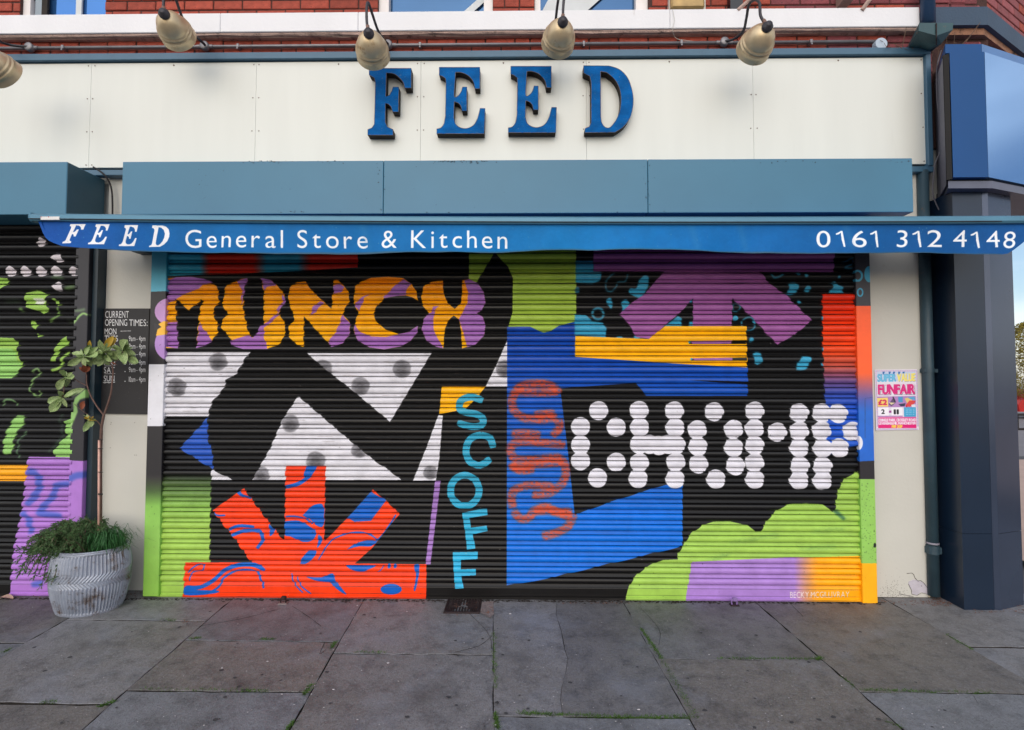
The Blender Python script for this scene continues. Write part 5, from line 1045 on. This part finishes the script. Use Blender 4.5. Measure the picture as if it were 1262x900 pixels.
q = at(1086, 54, .04); MB().lathe([(.001, 0), (.042, 0), (.044, .004), (.044, .04)], Matrix.Translation((q.x, .035, q.z)) @ Matrix.Rotation(R(-90), 4, 'X'), 24).build('end_cover', M('pale_disc', (176, 190, 206), .5), cnd)
LP = [(.022, -.006), (.038, .0), (.054, .010), (.070, .026), (.083, .048), (.091, .070), (.0945, .086), (.0945, .090), (.1025, .0935), (.1035, .100), (.096, .106), (.098, .113), (.1075, .1165), (.1085, .123), (.1015, .129), (.107, .145), (.109, .168), (.111, .172), (.111, .175), (.107, .175), (.100, .12), (.085, .06), (.055, .025), (.02, .02)]
def lamp(cap, Y, ax, jb, arm, label, sc=1.04):
    c0 = at(*cap, Y); t = thing('wall_lamp', c0, label, 'lamp', 'brass gooseneck lamps over the sign'); z_ = Vector(ax).normalized()
    mt = Matrix.Translation(c0) @ z_.to_track_quat('Z', 'Y').to_matrix().to_4x4() @ Matrix.Scale(sc, 4)
    MB().lathe(LP, mt, 36).build('shade', m_brass, t, True)
    MB().lathe([(.001, -.045), (.02, -.045), (.022, -.03), (.032, -.028), (.034, -.012), (.026, .004)], mt, 16).build('cap', m_pipe, t, True)
    MB().lathe([(.001, .02), (.02, .02), (.02, .06), (.03, .085), (.032, .11), (.02, .135), (.001, .145)], mt, 16).build('bulb', M('bulb_glass', (220, 216, 200), .2), t, True)
    j = at(*jb, .045); tip = c0-z_*.02*sc
    pts = [Vector((j.x, .06, cz))] + [at(x, y, Yy) for x, y, Yy in arm] + [tip]
    MB().tube(smooth_curve(pts, 7), .0092, 10).build('arm', m_pipe, t, True)
    a, e = at(*arm[-1][:2], arm[-1][2]), tip; d = (e-a).normalized(); MB().tube([e-d*.055, e-d*.0], .0125, 10).build('collar', M('worn_copper', (132, 104, 92), .5, metal=.4), t, True)
lamp((-27, 64), -.52, (.06, .95, -.25), (36, 54.5), [(10, 55, .0), (-4, 47, -.14), (-20, 20, -.3), (-26, -10, -.42), (-20, -14, -.5), (-14, 20, -.53)], 'brass bell lamp cut off by the left edge of the photo')
lamp((204, 20), -.40, (-.14, .97, -.12), (252, 54.5), [(247, 50, -.02), (234, 38, -.1), (224, 20, -.18), (217, 0, -.25), (210, -18, -.32), (203, -14, -.38), (201.5, 5, -.40)], 'brass bell lamp second from left, dark arm looping to its right')
lamp((455, 44), -.40, (-.12, .98, -.13), (478, 54.5), [(474, 50, -.05), (466, 38, -.16), (459, 18, -.28), (454, 4, -.36), (452, 8, -.41), (452, 26, -.41)], 'brass bell lamp overlapping the first letter of the sign')
lamp((693, 30), -.40, (-.10, .98, -.10), (681, 54.5), [(683, 48, -.05), (685, 24, -.16), (688, 0, -.26), (692, -14, -.34), (695, -8, -.39), (694, 12, -.40)], 'pale brass bell lamp over the gap right of the second letter E')
lamp((944, 36), -.46, (-.03, .98, -.14), (893, 55.5), [(905, 48, .0), (916, 38, -.1), (920, 22, -.2), (923, 6, -.3), (930, .0, -.38), (936, 4, -.43), (937.5, 20, -.46)], 'brass bell lamp on the right with its hooked arm fully visible')

# ------------------------------------------------------------------ downpipe
dp = thing('downpipe', (XX(1150, .0), .05, 0), 'teal grey iron downpipe with hopper head beside the cream pier', 'downpipe')
dx = (XX(1142.3, .03, 320)+XX(1155, .03, 730))/2
MB().tube([(dx, .055, .025), (dx, .055, ZZ(212, .03))], .037, 20).build('pipe', m_iron, dp, True)
for py, h, e1_ in ((456, .034, .054), (677, .06, .046)): z = ZZ(py, .0); MB().tube([(dx, .055, z-h/2), (dx, .055, z+h/2)], .041, 20).box(dx-.043, dx+e1_, .03, .075, z-h*.45, z+h*.3).build('collar', m_iron, dp, False)
z = ZZ(669, 0); MB().tube([(dx, .055, z-.006), (dx, .055, z+.006)], .0395, 20).build('worn_ring', M('bare_ring', (140, 136, 150), .6), dp)
hc = [at(x, y, yy) for x, y, yy in ((1133, 28.5, -.14), (1154, 28.5, -.14), (1175, 28.5, -.10), (1175, 35, -.10), (1159, 55, -.02), (1152, 57, -.02), (1133, 36, -.14), (1115, 36, .0), (1122, 52, .02))]
H0 = [at(1133, 28.3, -.14), at(1154, 28.3, -.14), at(1175, 28.3, -.10), at(1176, 37, -.10), at(1154, 40, -.14), at(1133, 35, -.14)]
t1 = [at(1133, 28.3, -.14), at(1154, 28.3, -.14), at(1175, 28.3, -.12)]
m1 = [at(1132, 38, -.14), at(1154.5, 44, -.14), at(1174, 37, -.12)]
b1 = [at(1144, 52, -.06), at(1154, 56, -.06), at(1160, 54, -.06)]
v = t1+m1+b1; bk = [Vector((q.x, .095, q.z)) for q in (Vector((XX(1119, .095, 30), 0, t1[0].z)), t1[2], Vector((XX(1114, .095, 50), 0, m1[0].z-.02)), m1[2], Vector((XX(1134, .095, 56), 0, b1[0].z)), b1[2])]
v += bk; f = [(0, 3, 4, 1), (1, 4, 5, 2), (3, 6, 7, 4), (4, 7, 8, 5), (0, 9, 11, 3), (3, 11, 13, 6), (2, 5, 12, 10), (5, 8, 14, 12), (6, 13, 14, 8, 7), (0, 1, 2, 10, 9)]
mesh('hopper_head', v, f, M('hopper_iron', (46, 78, 84), .5, var=.25, vs_=8, dirt=.6, dcol=(126, 100, 70), ds=22), dp)
MB().tube([at(1154, 29, -.145), at(1154, 46, -.145), at(1154, 55, -.075)], .004, 6).build('seam', m_cast, dp)
MB().tube([(XX(1143.5, .0, 14), .0, ZZ(34, 0)), (XX(1143, .0, 0), .0, 8.1)], .045, 20).build('upper_pipe', M('blue_iron', (40, 66, 100), .35, var=.15, vs_=8), dp, True)
# nest twigs round the hopper
tw = MB()
for _ in range(44):
    q = at(RNG.uniform(1092, 1200), RNG.uniform(54, 61), RNG.uniform(0.0, .08)); d = Vector((RNG.normal(0, 1), RNG.normal(0, .4), RNG.normal(.1, .5))).normalized()*RNG.uniform(.03, .10); tw.tube([q, q+d], .0016, 4, cap=False)
for a, e in (((1190, 52, .0), (1208, 28, -.02)), ((1112, 58, 0), (1117, 34, -.02)), ((1102, 54, 0), (1112, 60, -.0)), ((1185, 56, 0), (1192, 48, 0))): tw.tube([at(*a), at(*e)], .0024, 4, cap=False)
o = tw.build('nest_twigs', m_twig); props(o, 'loose twigs of an old nest caught round the hopper head', 'twigs', kind='stuff')
# cables
cb = MB().tube(smooth_curve([at(1160, 62, .0), at(1154.5, 85, .0), at(1155, 125, .0), at(1159, 155, .0), at(1160, 180, .0), at(1152, 205, .0), at(1149.5, 235, .0), at(1153, 250, .0), at(1161, 266, .0)], 6), .004, 6).build('hanging_cable', M('pale_cable', (96, 92, 100), .6)); props(cb, 'thin grey cable hanging between the sign and the blue fascia', 'cable')
cb = MB().tube(smooth_curve([at(115, 206, .03), at(128, 215, .02), at(136, 228, .05), at(138.5, 245, .05), at(138.5, 275, .05)], 6), .006, 6).build('black_cable', m_tie); props(cb, 'black cable looping down between the two shutter boxes', 'cable')
cb = MB().tube(smooth_curve([at(829, 12, .02), at(831, 25, .02), at(829, 37, .02), at(833, 47, .08), at(845, 50, .09), at(862, 52, .09)], 6), .0022, 5).build('thin_wire', m_cream); props(cb, 'thin pale wire dangling over the white band below the vent', 'wire')

# ------------------------------------------------------------------ neighbouring corner building
nb = thing('corner_building', (XX(1205, -.1), .0, 0), 'navy clad corner shopfront with glossy blue fascia and brick above', 'building')
AX = (XX(1169.5, -.12, 320)+XX(1190.5, -.12, 748))/2; AX = XX(1184, -.12, 600); PY = -.12
BX_ = XX(1223, PY, 600)            # where the chamfer starts
ca, sa = math.cos(R(20)), math.sin(R(20))
def ch(x, off=0.0):                 # point on the chamfer line at distance x past the corner
    return (BX_+x*ca-off*sa*-1*-1, PY+x*sa-off)
ptop = ZZ(236, PY, 1180)
mesh('return_panel', [(AX, PY, -.0), (XX(1151, .13, 600)-.0, .13, 0), (XX(1151, .13, 600), .13, ptop), (AX, PY, ptop)], [(0, 1, 2, 3)], m_navyd, nb)
chx = .255
def prism(name, pts, z0, z1, mat, par=nb):
    n = len(pts); v = [(x, y, z0) for x, y in pts]+[(x, y, z1) for x, y in pts]
    return mesh(name, v, [(k, (k+1) % n, n+(k+1) % n, n+k) for k in range(n)]+[tuple(range(n))[::-1], tuple(range(n, 2*n))], mat, par)
zm = ZZ(655, PY)
for z0, z1 in ((-.005, zm-.0015), (zm+.0015, ptop)):
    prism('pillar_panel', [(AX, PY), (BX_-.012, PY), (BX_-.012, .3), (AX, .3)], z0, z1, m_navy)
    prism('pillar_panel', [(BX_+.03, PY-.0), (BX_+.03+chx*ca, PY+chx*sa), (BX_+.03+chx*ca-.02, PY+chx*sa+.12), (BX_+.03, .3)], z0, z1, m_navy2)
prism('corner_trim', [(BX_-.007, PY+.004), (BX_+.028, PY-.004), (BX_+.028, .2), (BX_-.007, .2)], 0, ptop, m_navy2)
# cornice under the fascia, gloss fascia, capping
def band(name, y0, z0, z1, mat, ex=.9, xo=0.0):
    a = XX(1168.5, y0, 225); return prism(name, [(a, y0), (BX_, y0), (BX_+ex*ca, y0+ex*sa), (BX_+ex*ca, .9), (BKX+.1, .9), (BKX+.02, .1)], z0, z1, mat)
zc0, zc1 = ZZ(231.5, PY-.08, 1180), ZZ(222.5, PY-.08, 1180)
band('cornice', PY-.07, zc0, zc1, M('cornice_grey', (88, 92, 110), .4, var=.1, vs_=8)); band('cornice_cap', PY-.05, zc1+.001, ZZ(219.5, PY-.05, 1180), m_navyd)
fz0, fz1 = ZZ(218.5, PY-.1, 1190), ZZ(64, PY-.1, 1190)
fa = XX(1172.5, PY-.1, 140); fc = XX(1215.5, PY-.1, 140)
prism('fascia_panel', [(fa, PY-.1), (fc, PY-.1), (fc, .1), (BKX+.03, .1)], fz0, fz1, m_gloss)
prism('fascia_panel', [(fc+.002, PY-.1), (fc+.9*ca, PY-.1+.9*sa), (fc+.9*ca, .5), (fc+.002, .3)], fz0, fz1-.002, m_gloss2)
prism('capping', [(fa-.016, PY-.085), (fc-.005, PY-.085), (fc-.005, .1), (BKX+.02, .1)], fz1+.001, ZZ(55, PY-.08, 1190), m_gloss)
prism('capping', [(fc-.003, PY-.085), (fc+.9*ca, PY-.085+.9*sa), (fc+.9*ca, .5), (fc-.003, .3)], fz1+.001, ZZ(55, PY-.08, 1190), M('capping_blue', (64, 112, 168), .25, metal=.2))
prism('return_edge', [(fa-.028, PY-.08), (fa-.002, PY-.095), (fa-.001, PY-.06), (fa-.02, PY-.06)], fz0-.01, fz1-.01, m_dark); prism('fascia_return', [(BKX, .1), (fa-.03, PY-.078), (fa-.02, PY-.06), (BKX+.02, .1)], fz0-.045, fz1-.03, M('grey_return', (104, 102, 114), .6, var=.1))
bx0 = XX(1141, .02, 30); bx1 = XX(1217.5, .02, 25)
sz0, sz1 = ZZ(35.5, .02), ZZ(13.3, .02)
def wall2(name, y, z0, z1, mat, ex=2.2, xa=None): xa = bx0 if xa is None else xa; return prism(name, [(xa, y), (bx1, y), (bx1+ex*math.cos(R(30)), y+ex*math.sin(R(30))), (bx1+ex, 2.9), (xa, 2.9)], z0, z1, mat)
wall2('stone_band', .02, sz0, sz1, m_bandb); wall2('moulding', .055, sz0-.05, sz0-.001, M('rusty_moulding', (140, 100, 78), .9, var=.3, vs_=10, bump=.6, dirt=.55, dcol=(60, 46, 42), ds=14)); wall2('mortar_wall', .112, 3.3, sz0-.052, m_mortar, xa=XR); wall2('mortar_wall', .112, sz1+.001, 8.2, m_mortar, xa=XR)
c30, s30 = math.cos(R(30)), math.sin(R(30))
for r_ in range(11):
    z = (sz1+.005+.077*r_) if r_ < 6 else (sz0-.06-.077*(r_-5)); x = .01+(.11 if r_ % 2 else 0)-.1
    while x < 1.5:
        a = max(x, .002); e = x+.215
        if e-a > .04:
            o = MB().box(a, e, -.004, .05, 0, .066, .004).build('brick', m_brick3 if RNG.random() < .8 else m_brick); attach(o, nb); o.location = (bx1, .1, z); o.rotation_euler = (0, 0, R(30))
        x += .224
    for xb in (bx1-.22, ): dbrick(xb+(.0 if r_ % 2 else .11), bx1, z, z+.066, .1, m_brick2, nb)
nm = MB().box(AX+.5, 6.0, 1.0, 1.2, 0, .01)
# body of the building, kept off the strip of street seen past the pillar
bodyx = BX_+.03+chx*ca-.05
prism('core', [(AX+.02, .31), (bodyx-.02, .33), (bodyx-.02, 2.6), (AX+.02, 2.6)], 0, ptop+.2, m_navyd)

# ------------------------------------------------------------------ drain grate
gc = atg(571, 747); gr = thing('drain_grate', gc, 'dark cast iron drain grate sunk at the foot of the black mural band', 'drain')
hw = .122; z = gz(gc.y)+.004; y0 = atg(571, 756.5).y; y1 = y0+.24
b = MB().box(gc.x-hw, gc.x+hw, y0, y0+.018, z-.03, z+.004, .003).box(gc.x-hw, gc.x-hw+.018, y0+.018, y1, z-.03, z+.004, .003).box(gc.x+hw-.018, gc.x+hw, y0+.018, y1, z-.03, z+.004, .003); b.build('frame', m_cast, gr)
bx('pit', gc.x-hw+.01, gc.x+hw-.01, y0+.01, y1, z-.02, z-.012, m_dark, gr); b = MB()
nb_ = 11
for k in range(nb_):
    x = gc.x-hw+.025+(2*hw-.05)*k/(nb_-1); l_ = .03+.035*(1-abs(k-(nb_-1)/2)/((nb_-1)/2)); b.box(x-.0042, x+.0042, y0+.02, y0+.02+l_+.01, z-.012, z+.003)
    if abs(k-(nb_-1)/2) < 5: b.box(x-.0045, x+.0045, y0+.13, y1-.01, z-.012, z+.003)
for k in range(9): yy = y0+.03+k*.022; w = abs(yy-(y0+.11))/.11; b.box(gc.x-hw+.02, gc.x-.02-.06*(1-(yy-y0)/.12 if yy < y0+.11 else 0), yy-.003, yy+.003, z-.011, z+.002); b.box(gc.x+.02+.06*(1-(yy-y0)/.12 if yy < y0+.11 else 0), gc.x+hw-.02, yy-.003, yy+.003, z-.011, z+.002)
b.build('bars', m_cast, gr)
pts = [atg(x, y, .0035) for x, y in ((594, 742), (608, 741), (609, 757), (604, 761), (596, 757), (592, 755))]; mesh('broken_mortar', pts, [tuple(range(6))[::-1]], m_concr, gr)

# ------------------------------------------------------------------ planter and plants
pcx, pcy = atg(110, 749).x, -.175; pcx = at(112, 700, pcy).x; pz = gz(pcy)
pt = thing('tub_planter', (pcx, pcy, pz), 'ribbed galvanised metal tub planter standing before the left pier', 'planter')
NA, NZ, H = 576, 60, .415; v, f = [], []; NR = 66
for i in range(NZ+1):
    t = i/NZ; z = t*H; rr = .175+.040*math.sin(math.pi*min(1, t*.86+.06))+.020*t
    sh_ = max(0, 1-abs(t-.55)/.10); dx_ = sh_*1.15      # ribs kick sideways in the middle: the chevron band
    rib = 1.0 if .04 < t < .95 else 0.0
    for j in range(NA):
        a = 2*math.pi*j/NA; ph = (a*NR/(2*math.pi)+dx_*1.6) % 1; d = .0062*(1-abs(2*ph-1)*2)*rib; dent = .004*math.sin(3*a+1)+.003*math.sin(7*a+t*5)
        r_ = rr+d+dent*t; 
        if t < .04: r_ = rr+.004
        if t > .95: r_ = rr+.006*math.sin(math.pi*(t-.95)/.05)
        v.append((pcx+r_*1.06*math.cos(a), pcy+r_*.86*math.sin(a), pz+z))
for i in range(NZ):
    for j in range(NA): f.append((i*NA+j, i*NA+(j+1) % NA, (i+1)*NA+(j+1) % NA, (i+1)*NA+j))
mesh('tub', v, f, m_zinc, pt, True)
rim = [Vector(v[NZ*NA+j]) for j in range(0, NA, 12)]; rim.append(rim[0]); MB().tube(rim, .0075, 8, cap=False).build('rim', m_zinc, pt, True)
sc_ = [(pcx+.185*math.cos(a)*1.02, pcy+.185*.84*math.sin(a), pz+H-.035) for a in np.linspace(0, 6.283, 33)[:-1]]; mesh('soil', sc_, [tuple(range(32))], m_soil, pt)
bs = [(pcx+.174*math.cos(a)*1.06, pcy+.174*.86*math.sin(a), pz+.003) for a in np.linspace(0, 6.283, 33)[:-1]]; MB().tube([Vector(q)+Vector((0, 0, .006)) for q in bs+[bs[0]]], .007, 8, cap=False).build('foot_ring', M('rusty_zinc', (146, 128, 116), .6, metal=.3, var=.3, vs_=20), pt, True)
ptz = pz+H
# juniper: arching branches covered with short needles, spilling over the left side
jn = thing('juniper_shrub', (pcx-.08, pcy, ptz-.03), 'dark green juniper spilling over the left side of the tub', 'shrub')
br = MB(); v, f = [], []
def sprig(p, d, n, L_):
    for _ in range(n):
        t = RNG.random(); q = p+d*t; a = Vector((RNG.normal(), RNG.normal(), RNG.normal())).normalized(); dr = (d.normalized()*.9+a*.8).normalized()*L_*RNG.uniform(.5, 1.2); w = dr.cross(Vector((RNG.normal(), RNG.normal(), RNG.normal()))).normalized()*.0024
        k = len(v); v.extend([q-w, q+w, q+dr]); f.append((k, k+1, k+2))
base = Vector((pcx-.06, pcy-.02, ptz-.03))
tips = []
for k in range(190):
    a = RNG.uniform(.0, 6.28); 
    if k < 120: a = RNG.uniform(2.2, 4.7)
    st = base+Vector((RNG.uniform(-.10, .12), RNG.uniform(-.09, .09), 0)); ln = RNG.uniform(.10, .22)*(1.35 if k < 120 else .85); up_ = RNG.uniform(.06, .19)
    d = Vector((math.cos(a), math.sin(a)*.75, 0))*ln; 
    if st.x+d.x < pcx-.42: d.x = pcx-.42-st.x+RNG.uniform(0, .05)
    mid = st+d*.5+Vector((0, 0, up_)); end = st+d+Vector((RNG.normal(0, .015), RNG.normal(0, .015), up_*.5))
    if math.cos(a) < -.3 and RNG.random() < .38 and ln > .16: end += Vector((-.01, -.03, -RNG.uniform(.06, .24))); mid += Vector((-.03, 0, .02))
    end.y = min(end.y, -.04); mid.y = min(mid.y, -.02)
    C_ = smooth_curve([st, mid, end], 6); br.tube(C_, [.0035*(1-i/len(C_)*.7) for i in range(len(C_))], 5)
    for i in range(1, len(C_)-1):
        seg = C_[i+1]-C_[i]; sprig(C_[i], seg, 22, .016)
        for _ in range(2):
            sd = (seg.normalized()+Vector((RNG.normal(), RNG.normal(), RNG.normal()*.8+.2))).normalized()*RNG.uniform(.02, .05); e_ = C_[i]+sd
            if e_.y < -.012: sprig(C_[i], sd, 26, .011)
br.build('branches', m_bark, jn); o = mesh('needles', v, f, m_jun, jn); props(o, kind='stuff')
gs = thing('grass_clump', (pcx+.12, pcy, ptz-.03), 'tufted dark green grass clump on the right side of the tub', 'grass clump')
v, f = [], []
for k in range(760):
    p = Vector((pcx+.115+RNG.normal(0, .045), pcy-.03+RNG.normal(0, .03), ptz-.03)); a = RNG.uniform(0, 6.28); ln = RNG.uniform(.09, .18); d = Vector((math.cos(a), math.sin(a)*.7, 0)); hgt = RNG.uniform(.05, .16); w = Vector((-d.y, d.x, 0))*.0024
    Q = [p, p+d*ln*.35+Vector((0, 0, hgt*.8)), p+d*ln*.75+Vector((0, 0, hgt)), p+d*ln*1.05+Vector((0, 0, hgt*.62))]
    n = len(v)
    for i, q in enumerate(Q):
        q.y = min(q.y, -.01); ww = w*(1, 1, .7, .1)[i]; v += [q-ww, q+ww]
    f += [(n+2*i, n+2*i+1, n+2*i+3, n+2*i+2) for i in range(3)]
o = mesh('blades', v, f, m_grass, gs); props(o, kind='stuff')
# sapling tied to a cane
SY = -.16
tr = thing('sapling', at(123.5, 655, SY), 'thin forked sapling with variegated leaves growing from the tub', 'tree')
def gp6(x, y, Y=SY): return at(*T('G', [(x, y)])[0], Y)
tk = [at(123.5, 668, SY), at(124, 620, SY), at(124, 560, SY), gp6(628, 760), gp6(632, 690), gp6(648, 610)]
MB().tube(smooth_curve(tk, 5), [.0098]*18+[.0085]*8, 10).build('trunk', m_bark, tr, True)
def twig(pts, r0, r1, nm='branch'):
    C_ = smooth_curve([gp6(*p) for p in pts], 5); MB().tube(C_, [r0+(r1-r0)*i/len(C_) for i in range(len(C_))], 7).build(nm, m_bark, tr, True)
twig([(648, 612), (672, 545), (700, 450), (710, 360), (716, 280), (705, 235)], .0068, .004); twig([(648, 612), (600, 550), (550, 465), (522, 380), (520, 320), (512, 285)], .0055, .003)
twig([(628, 692), (598, 655), (560, 632)], .0045, .002); twig([(518, 392), (460, 362), (415, 330), (380, 320)], .003, .0018); twig([(345, 480), (352, 430), (358, 380), (378, 330)], .003, .0018); twig([(705, 240), (668, 190), (650, 130)], .003, .002); twig([(710, 250), (760, 190), (800, 120)], .003, .002); twig([(512, 290), (490, 240), (470, 180)], .003, .002); twig([(345, 480), (400, 470)], .002, .0015)
MB().tube([at(121.6, 668, SY-.016), at(122.2, 542, SY-.016)], .0075, 8).build('cane', m_cane, tr, True)
for y in (542, 553, 582, 608.5, 609.5): MB().tube([at(121, y, SY-.026), at(126.5, y+.3, SY-.026)], .003, 6).build('tie', m_tie, tr)
def leafmesh(seed):
    r = np.random.default_rng(seed); v = []; f = []; n = 7; cur = r.uniform(-.5, .4)
    for i in range(n):
        t = i/(n-1); w = .19*math.sin(math.pi*min(1, t*.93+.04))**.75*(1 if t < .98 else .2); z = cur*t*t*.5; y = t
        v += [(-w, y, z+w*.45+r.normal(0, .015)), (-w*.5, y, z+w*.16), (0, y, z), (w*.5, y, z+w*.16), (w, y, z+w*.45+r.normal(0, .015))]
    for i in range(n-1):
        for k in range(4): f.append((i*5+k, i*5+k+1, i*5+k+6, i*5+k+5))
    return v, f
LM = {}
for mt, ml in (('g', m_leaf), ('y', m_leafy), ('b', m_leafb)):
    for s_ in range(4):
        v, f = leafmesh(s_); me = bpy.data.meshes.new('leaf'); me.from_pydata(v, [], f); me.materials.append(ml); me.polygons.foreach_set('use_smooth', [True]*len(me.polygons)); LM[mt, s_] = me
def leaf(p0, p1, Y0, Y1, kind='g', wd=1.0):
    a, e = gp6(*p0, Y0), gp6(*p1, Y1); d = e-a; L_ = d.length; y = d/L_; vd = (a-CAM).normalized(); vd = (-vd+Vector(RNG.normal(0, .45, 3))).normalized(); x = y.cross(vd).normalized(); z = x.cross(y)
    o = bpy.data.objects.new('leaf', LM[kind, int(RNG.integers(4))]); COL.objects.link(o); attach(o, tr)
    m = Matrix(((x.x*wd, y.x, z.x, 0), (x.y*wd, y.y, z.y, 0), (x.z*wd, y.z, z.z, 0), (0, 0, 0, 1))); o.matrix_basis = Matrix.Translation(a) @ m @ Matrix.Scale(L_, 4)
def whorl(cx, cy, tips, kind='g'):
    if kind == 'g': tips = list(tips)+[(cx+(tx-cx)*.62+RNG.normal(0, 14), cy+(ty-cy)*.62+RNG.normal(0, 14)) for tx, ty in tips]
    for tx, ty in tips: leaf((cx+(tx-cx)*.12, cy+(ty-cy)*.12), (tx, ty), SY+RNG.normal(0, .01), SY+RNG.normal(-.01, .035), kind, RNG.uniform(.95, 1.35))
whorl(345, 478, [(250, 585), (228, 515), (498, 412), (375, 550), (300, 575), (322, 440), (400, 462)]); whorl(375, 325, [(285, 430), (318, 268), (410, 345), (330, 300), (365, 400), (400, 300)]); whorl(340, 470, [(312, 440), (330, 432)], 'y')
whorl(505, 170, [(378, 245), (415, 150), (440, 205), (560, 250), (600, 110), (470, 120), (545, 90), (450, 175), (500, 250), (590, 180), (430, 225), (555, 130)]); whorl(512, 300, [(465, 255), (540, 245), (495, 240)], 'b'); whorl(545, 120, [(540, 65), (528, 90)], 'y')
whorl(660, 155, [(570, 240), (600, 250), (650, 245), (560, 190), (755, 195), (740, 215), (610, 60), (690, 65), (620, 140), (680, 240), (560, 230), (700, 110), (730, 160), (690, 210), (590, 150)]); whorl(655, 120, [(645, 80), (665, 90), (712, 30), (735, 40)], 'y')
whorl(780, 130, [(720, 90), (815, 60), (862, 110), (850, 150), (800, 215), (895, 225), (740, 180), (830, 95), (780, 60), (700, 100)]); whorl(815, 180, [(895, 230), (860, 215), (790, 235), (850, 175)]); whorl(715, 215, [(740, 235), (680, 205)], 'b')
whorl(545, 640, [(495, 735), (490, 610), (585, 640), (520, 600), (560, 700)]); whorl(540, 640, [(520, 610), (575, 620), (500, 630), (590, 650)], 'y'); whorl(490, 505, [(487, 560), (505, 515)], 'b')
MB().tube(smooth_curve([gp6(430, 528), gp6(470, 565), gp6(520, 600), gp6(560, 630)], 4), .0018, 5).build('branch', m_bark, tr)

# ------------------------------------------------------------------ what shows past the corner on the far right
def far(px, py, dist):       # point along the sight line at a distance into the scene
    d = ray(px, py); return CAM+d*(dist/d.y)
tb = far(1268, 508, 26); tb.z = -.2
ft = thing('roadside_tree', tb, 'autumn green tree standing beyond the street at the far right', 'tree')
MB().tube([tb, tb+Vector((.1, 0, 1.6)), tb+Vector((0, 0, 3.4))], [.2, .15, .08], 8).build('trunk', m_bark, ft)
v, f = [], []
for _ in range(9000):
    t = RNG.random(); a = RNG.uniform(0, 6.28); hz = .3+3.7*t; rad = 1.9*math.sin(math.pi*min(1, .15+.85*t))**.7*(.85+.25*math.sin(a*5+t*9)); r_ = rad*RNG.random()**.4
    q = tb+Vector((r_*math.cos(a), r_*math.sin(a), hz+.8)); s_ = RNG.uniform(.05, .12); u = Vector(RNG.normal(0, 1, 3)).normalized()*s_; w = Vector(RNG.normal(0, 1, 3)).normalized()*s_; n = len(v); v += [q, q+u, q+w]; f.append((n, n+1, n+2))
o = mesh('crown', v, f, M('autumn_foliage', (120, 108, 36), .8, var=.6, vs_=3), ft)
cg0 = far(1290, 520, 26); cg0.z = -.12
car = thing('parked_car', cg0, 'red car seen in a sliver past the navy pillar', 'car'); X0, Y0, z0 = cg0.x, cg0.y, -.12
m_red = M('red_car_paint', (170, 30, 24), .25)
pf = [(-2.1, .35), (-2.15, .7), (-2.0, .9), (-1.4, 1.0), (-.7, 1.42), (.6, 1.45), (1.35, 1.02), (2.0, .92), (2.15, .7), (2.1, .35)]
n = len(pf); v = [(X0+x, Y0+y, z0+z) for y in (-.85, .85) for x, z in pf]; mesh('body', v, [tuple(range(n)), tuple(range(n, 2*n))[::-1]]+[(k, n+k, n+(k+1) % n, (k+1) % n) for k in range(n)], m_red, car)
for yy in (-.865, .865):
    for q in ([(-1.25, 1.02), (-.68, 1.34), (-.08, 1.36), (-.08, 1.02)], [(-.0, 1.02), (0, 1.36), (.56, 1.36), (1.15, 1.02)]): mesh('window', [(X0+x, Y0+yy, z0+z) for x, z in q], [(0, 1, 2, 3)], m_glass2, car)
    for xx in (-1.3, 1.35): MB().lathe([(.001, -.1), (.2, -.1), (.32, -.08), (.32, .08), (.2, .1), (.001, .1)], Matrix.Translation((X0+xx, Y0+yy*.93, z0+.32)) @ Matrix.Rotation(R(90), 4, 'X'), 20).build('wheel', m_tie, car)
rl = far(1255, 520, 9.5); fx = rl.x; fy = rl.y; fz = -.02
fn = thing('street_railing', (fx, fy, fz), 'dark metal railing between the pavement and the far road', 'railing')
rt_ = far(1255, 511, 9.5).z; rb_ = far(1255, 529, 9.5).z
for z in (rt_, rb_): MB().tube([(fx-1.2, fy, z), (fx+6, fy, z)], .022, 6).build('rail', m_tie, fn)
for k in range(48): MB().tube([(fx-1.2+k*.15, fy, rb_), (fx-1.2+k*.15, fy, rt_)], .008, 5).build('bar', m_tie, fn)
for k in range(4): MB().tube([(fx-1.2+k*2.4, fy, fz), (fx-1.2+k*2.4, fy, rt_)], .03, 6).build('post', m_tie, fn)
lb = far(1258, 622, 7.0)
bpy.context.view_layer.update()
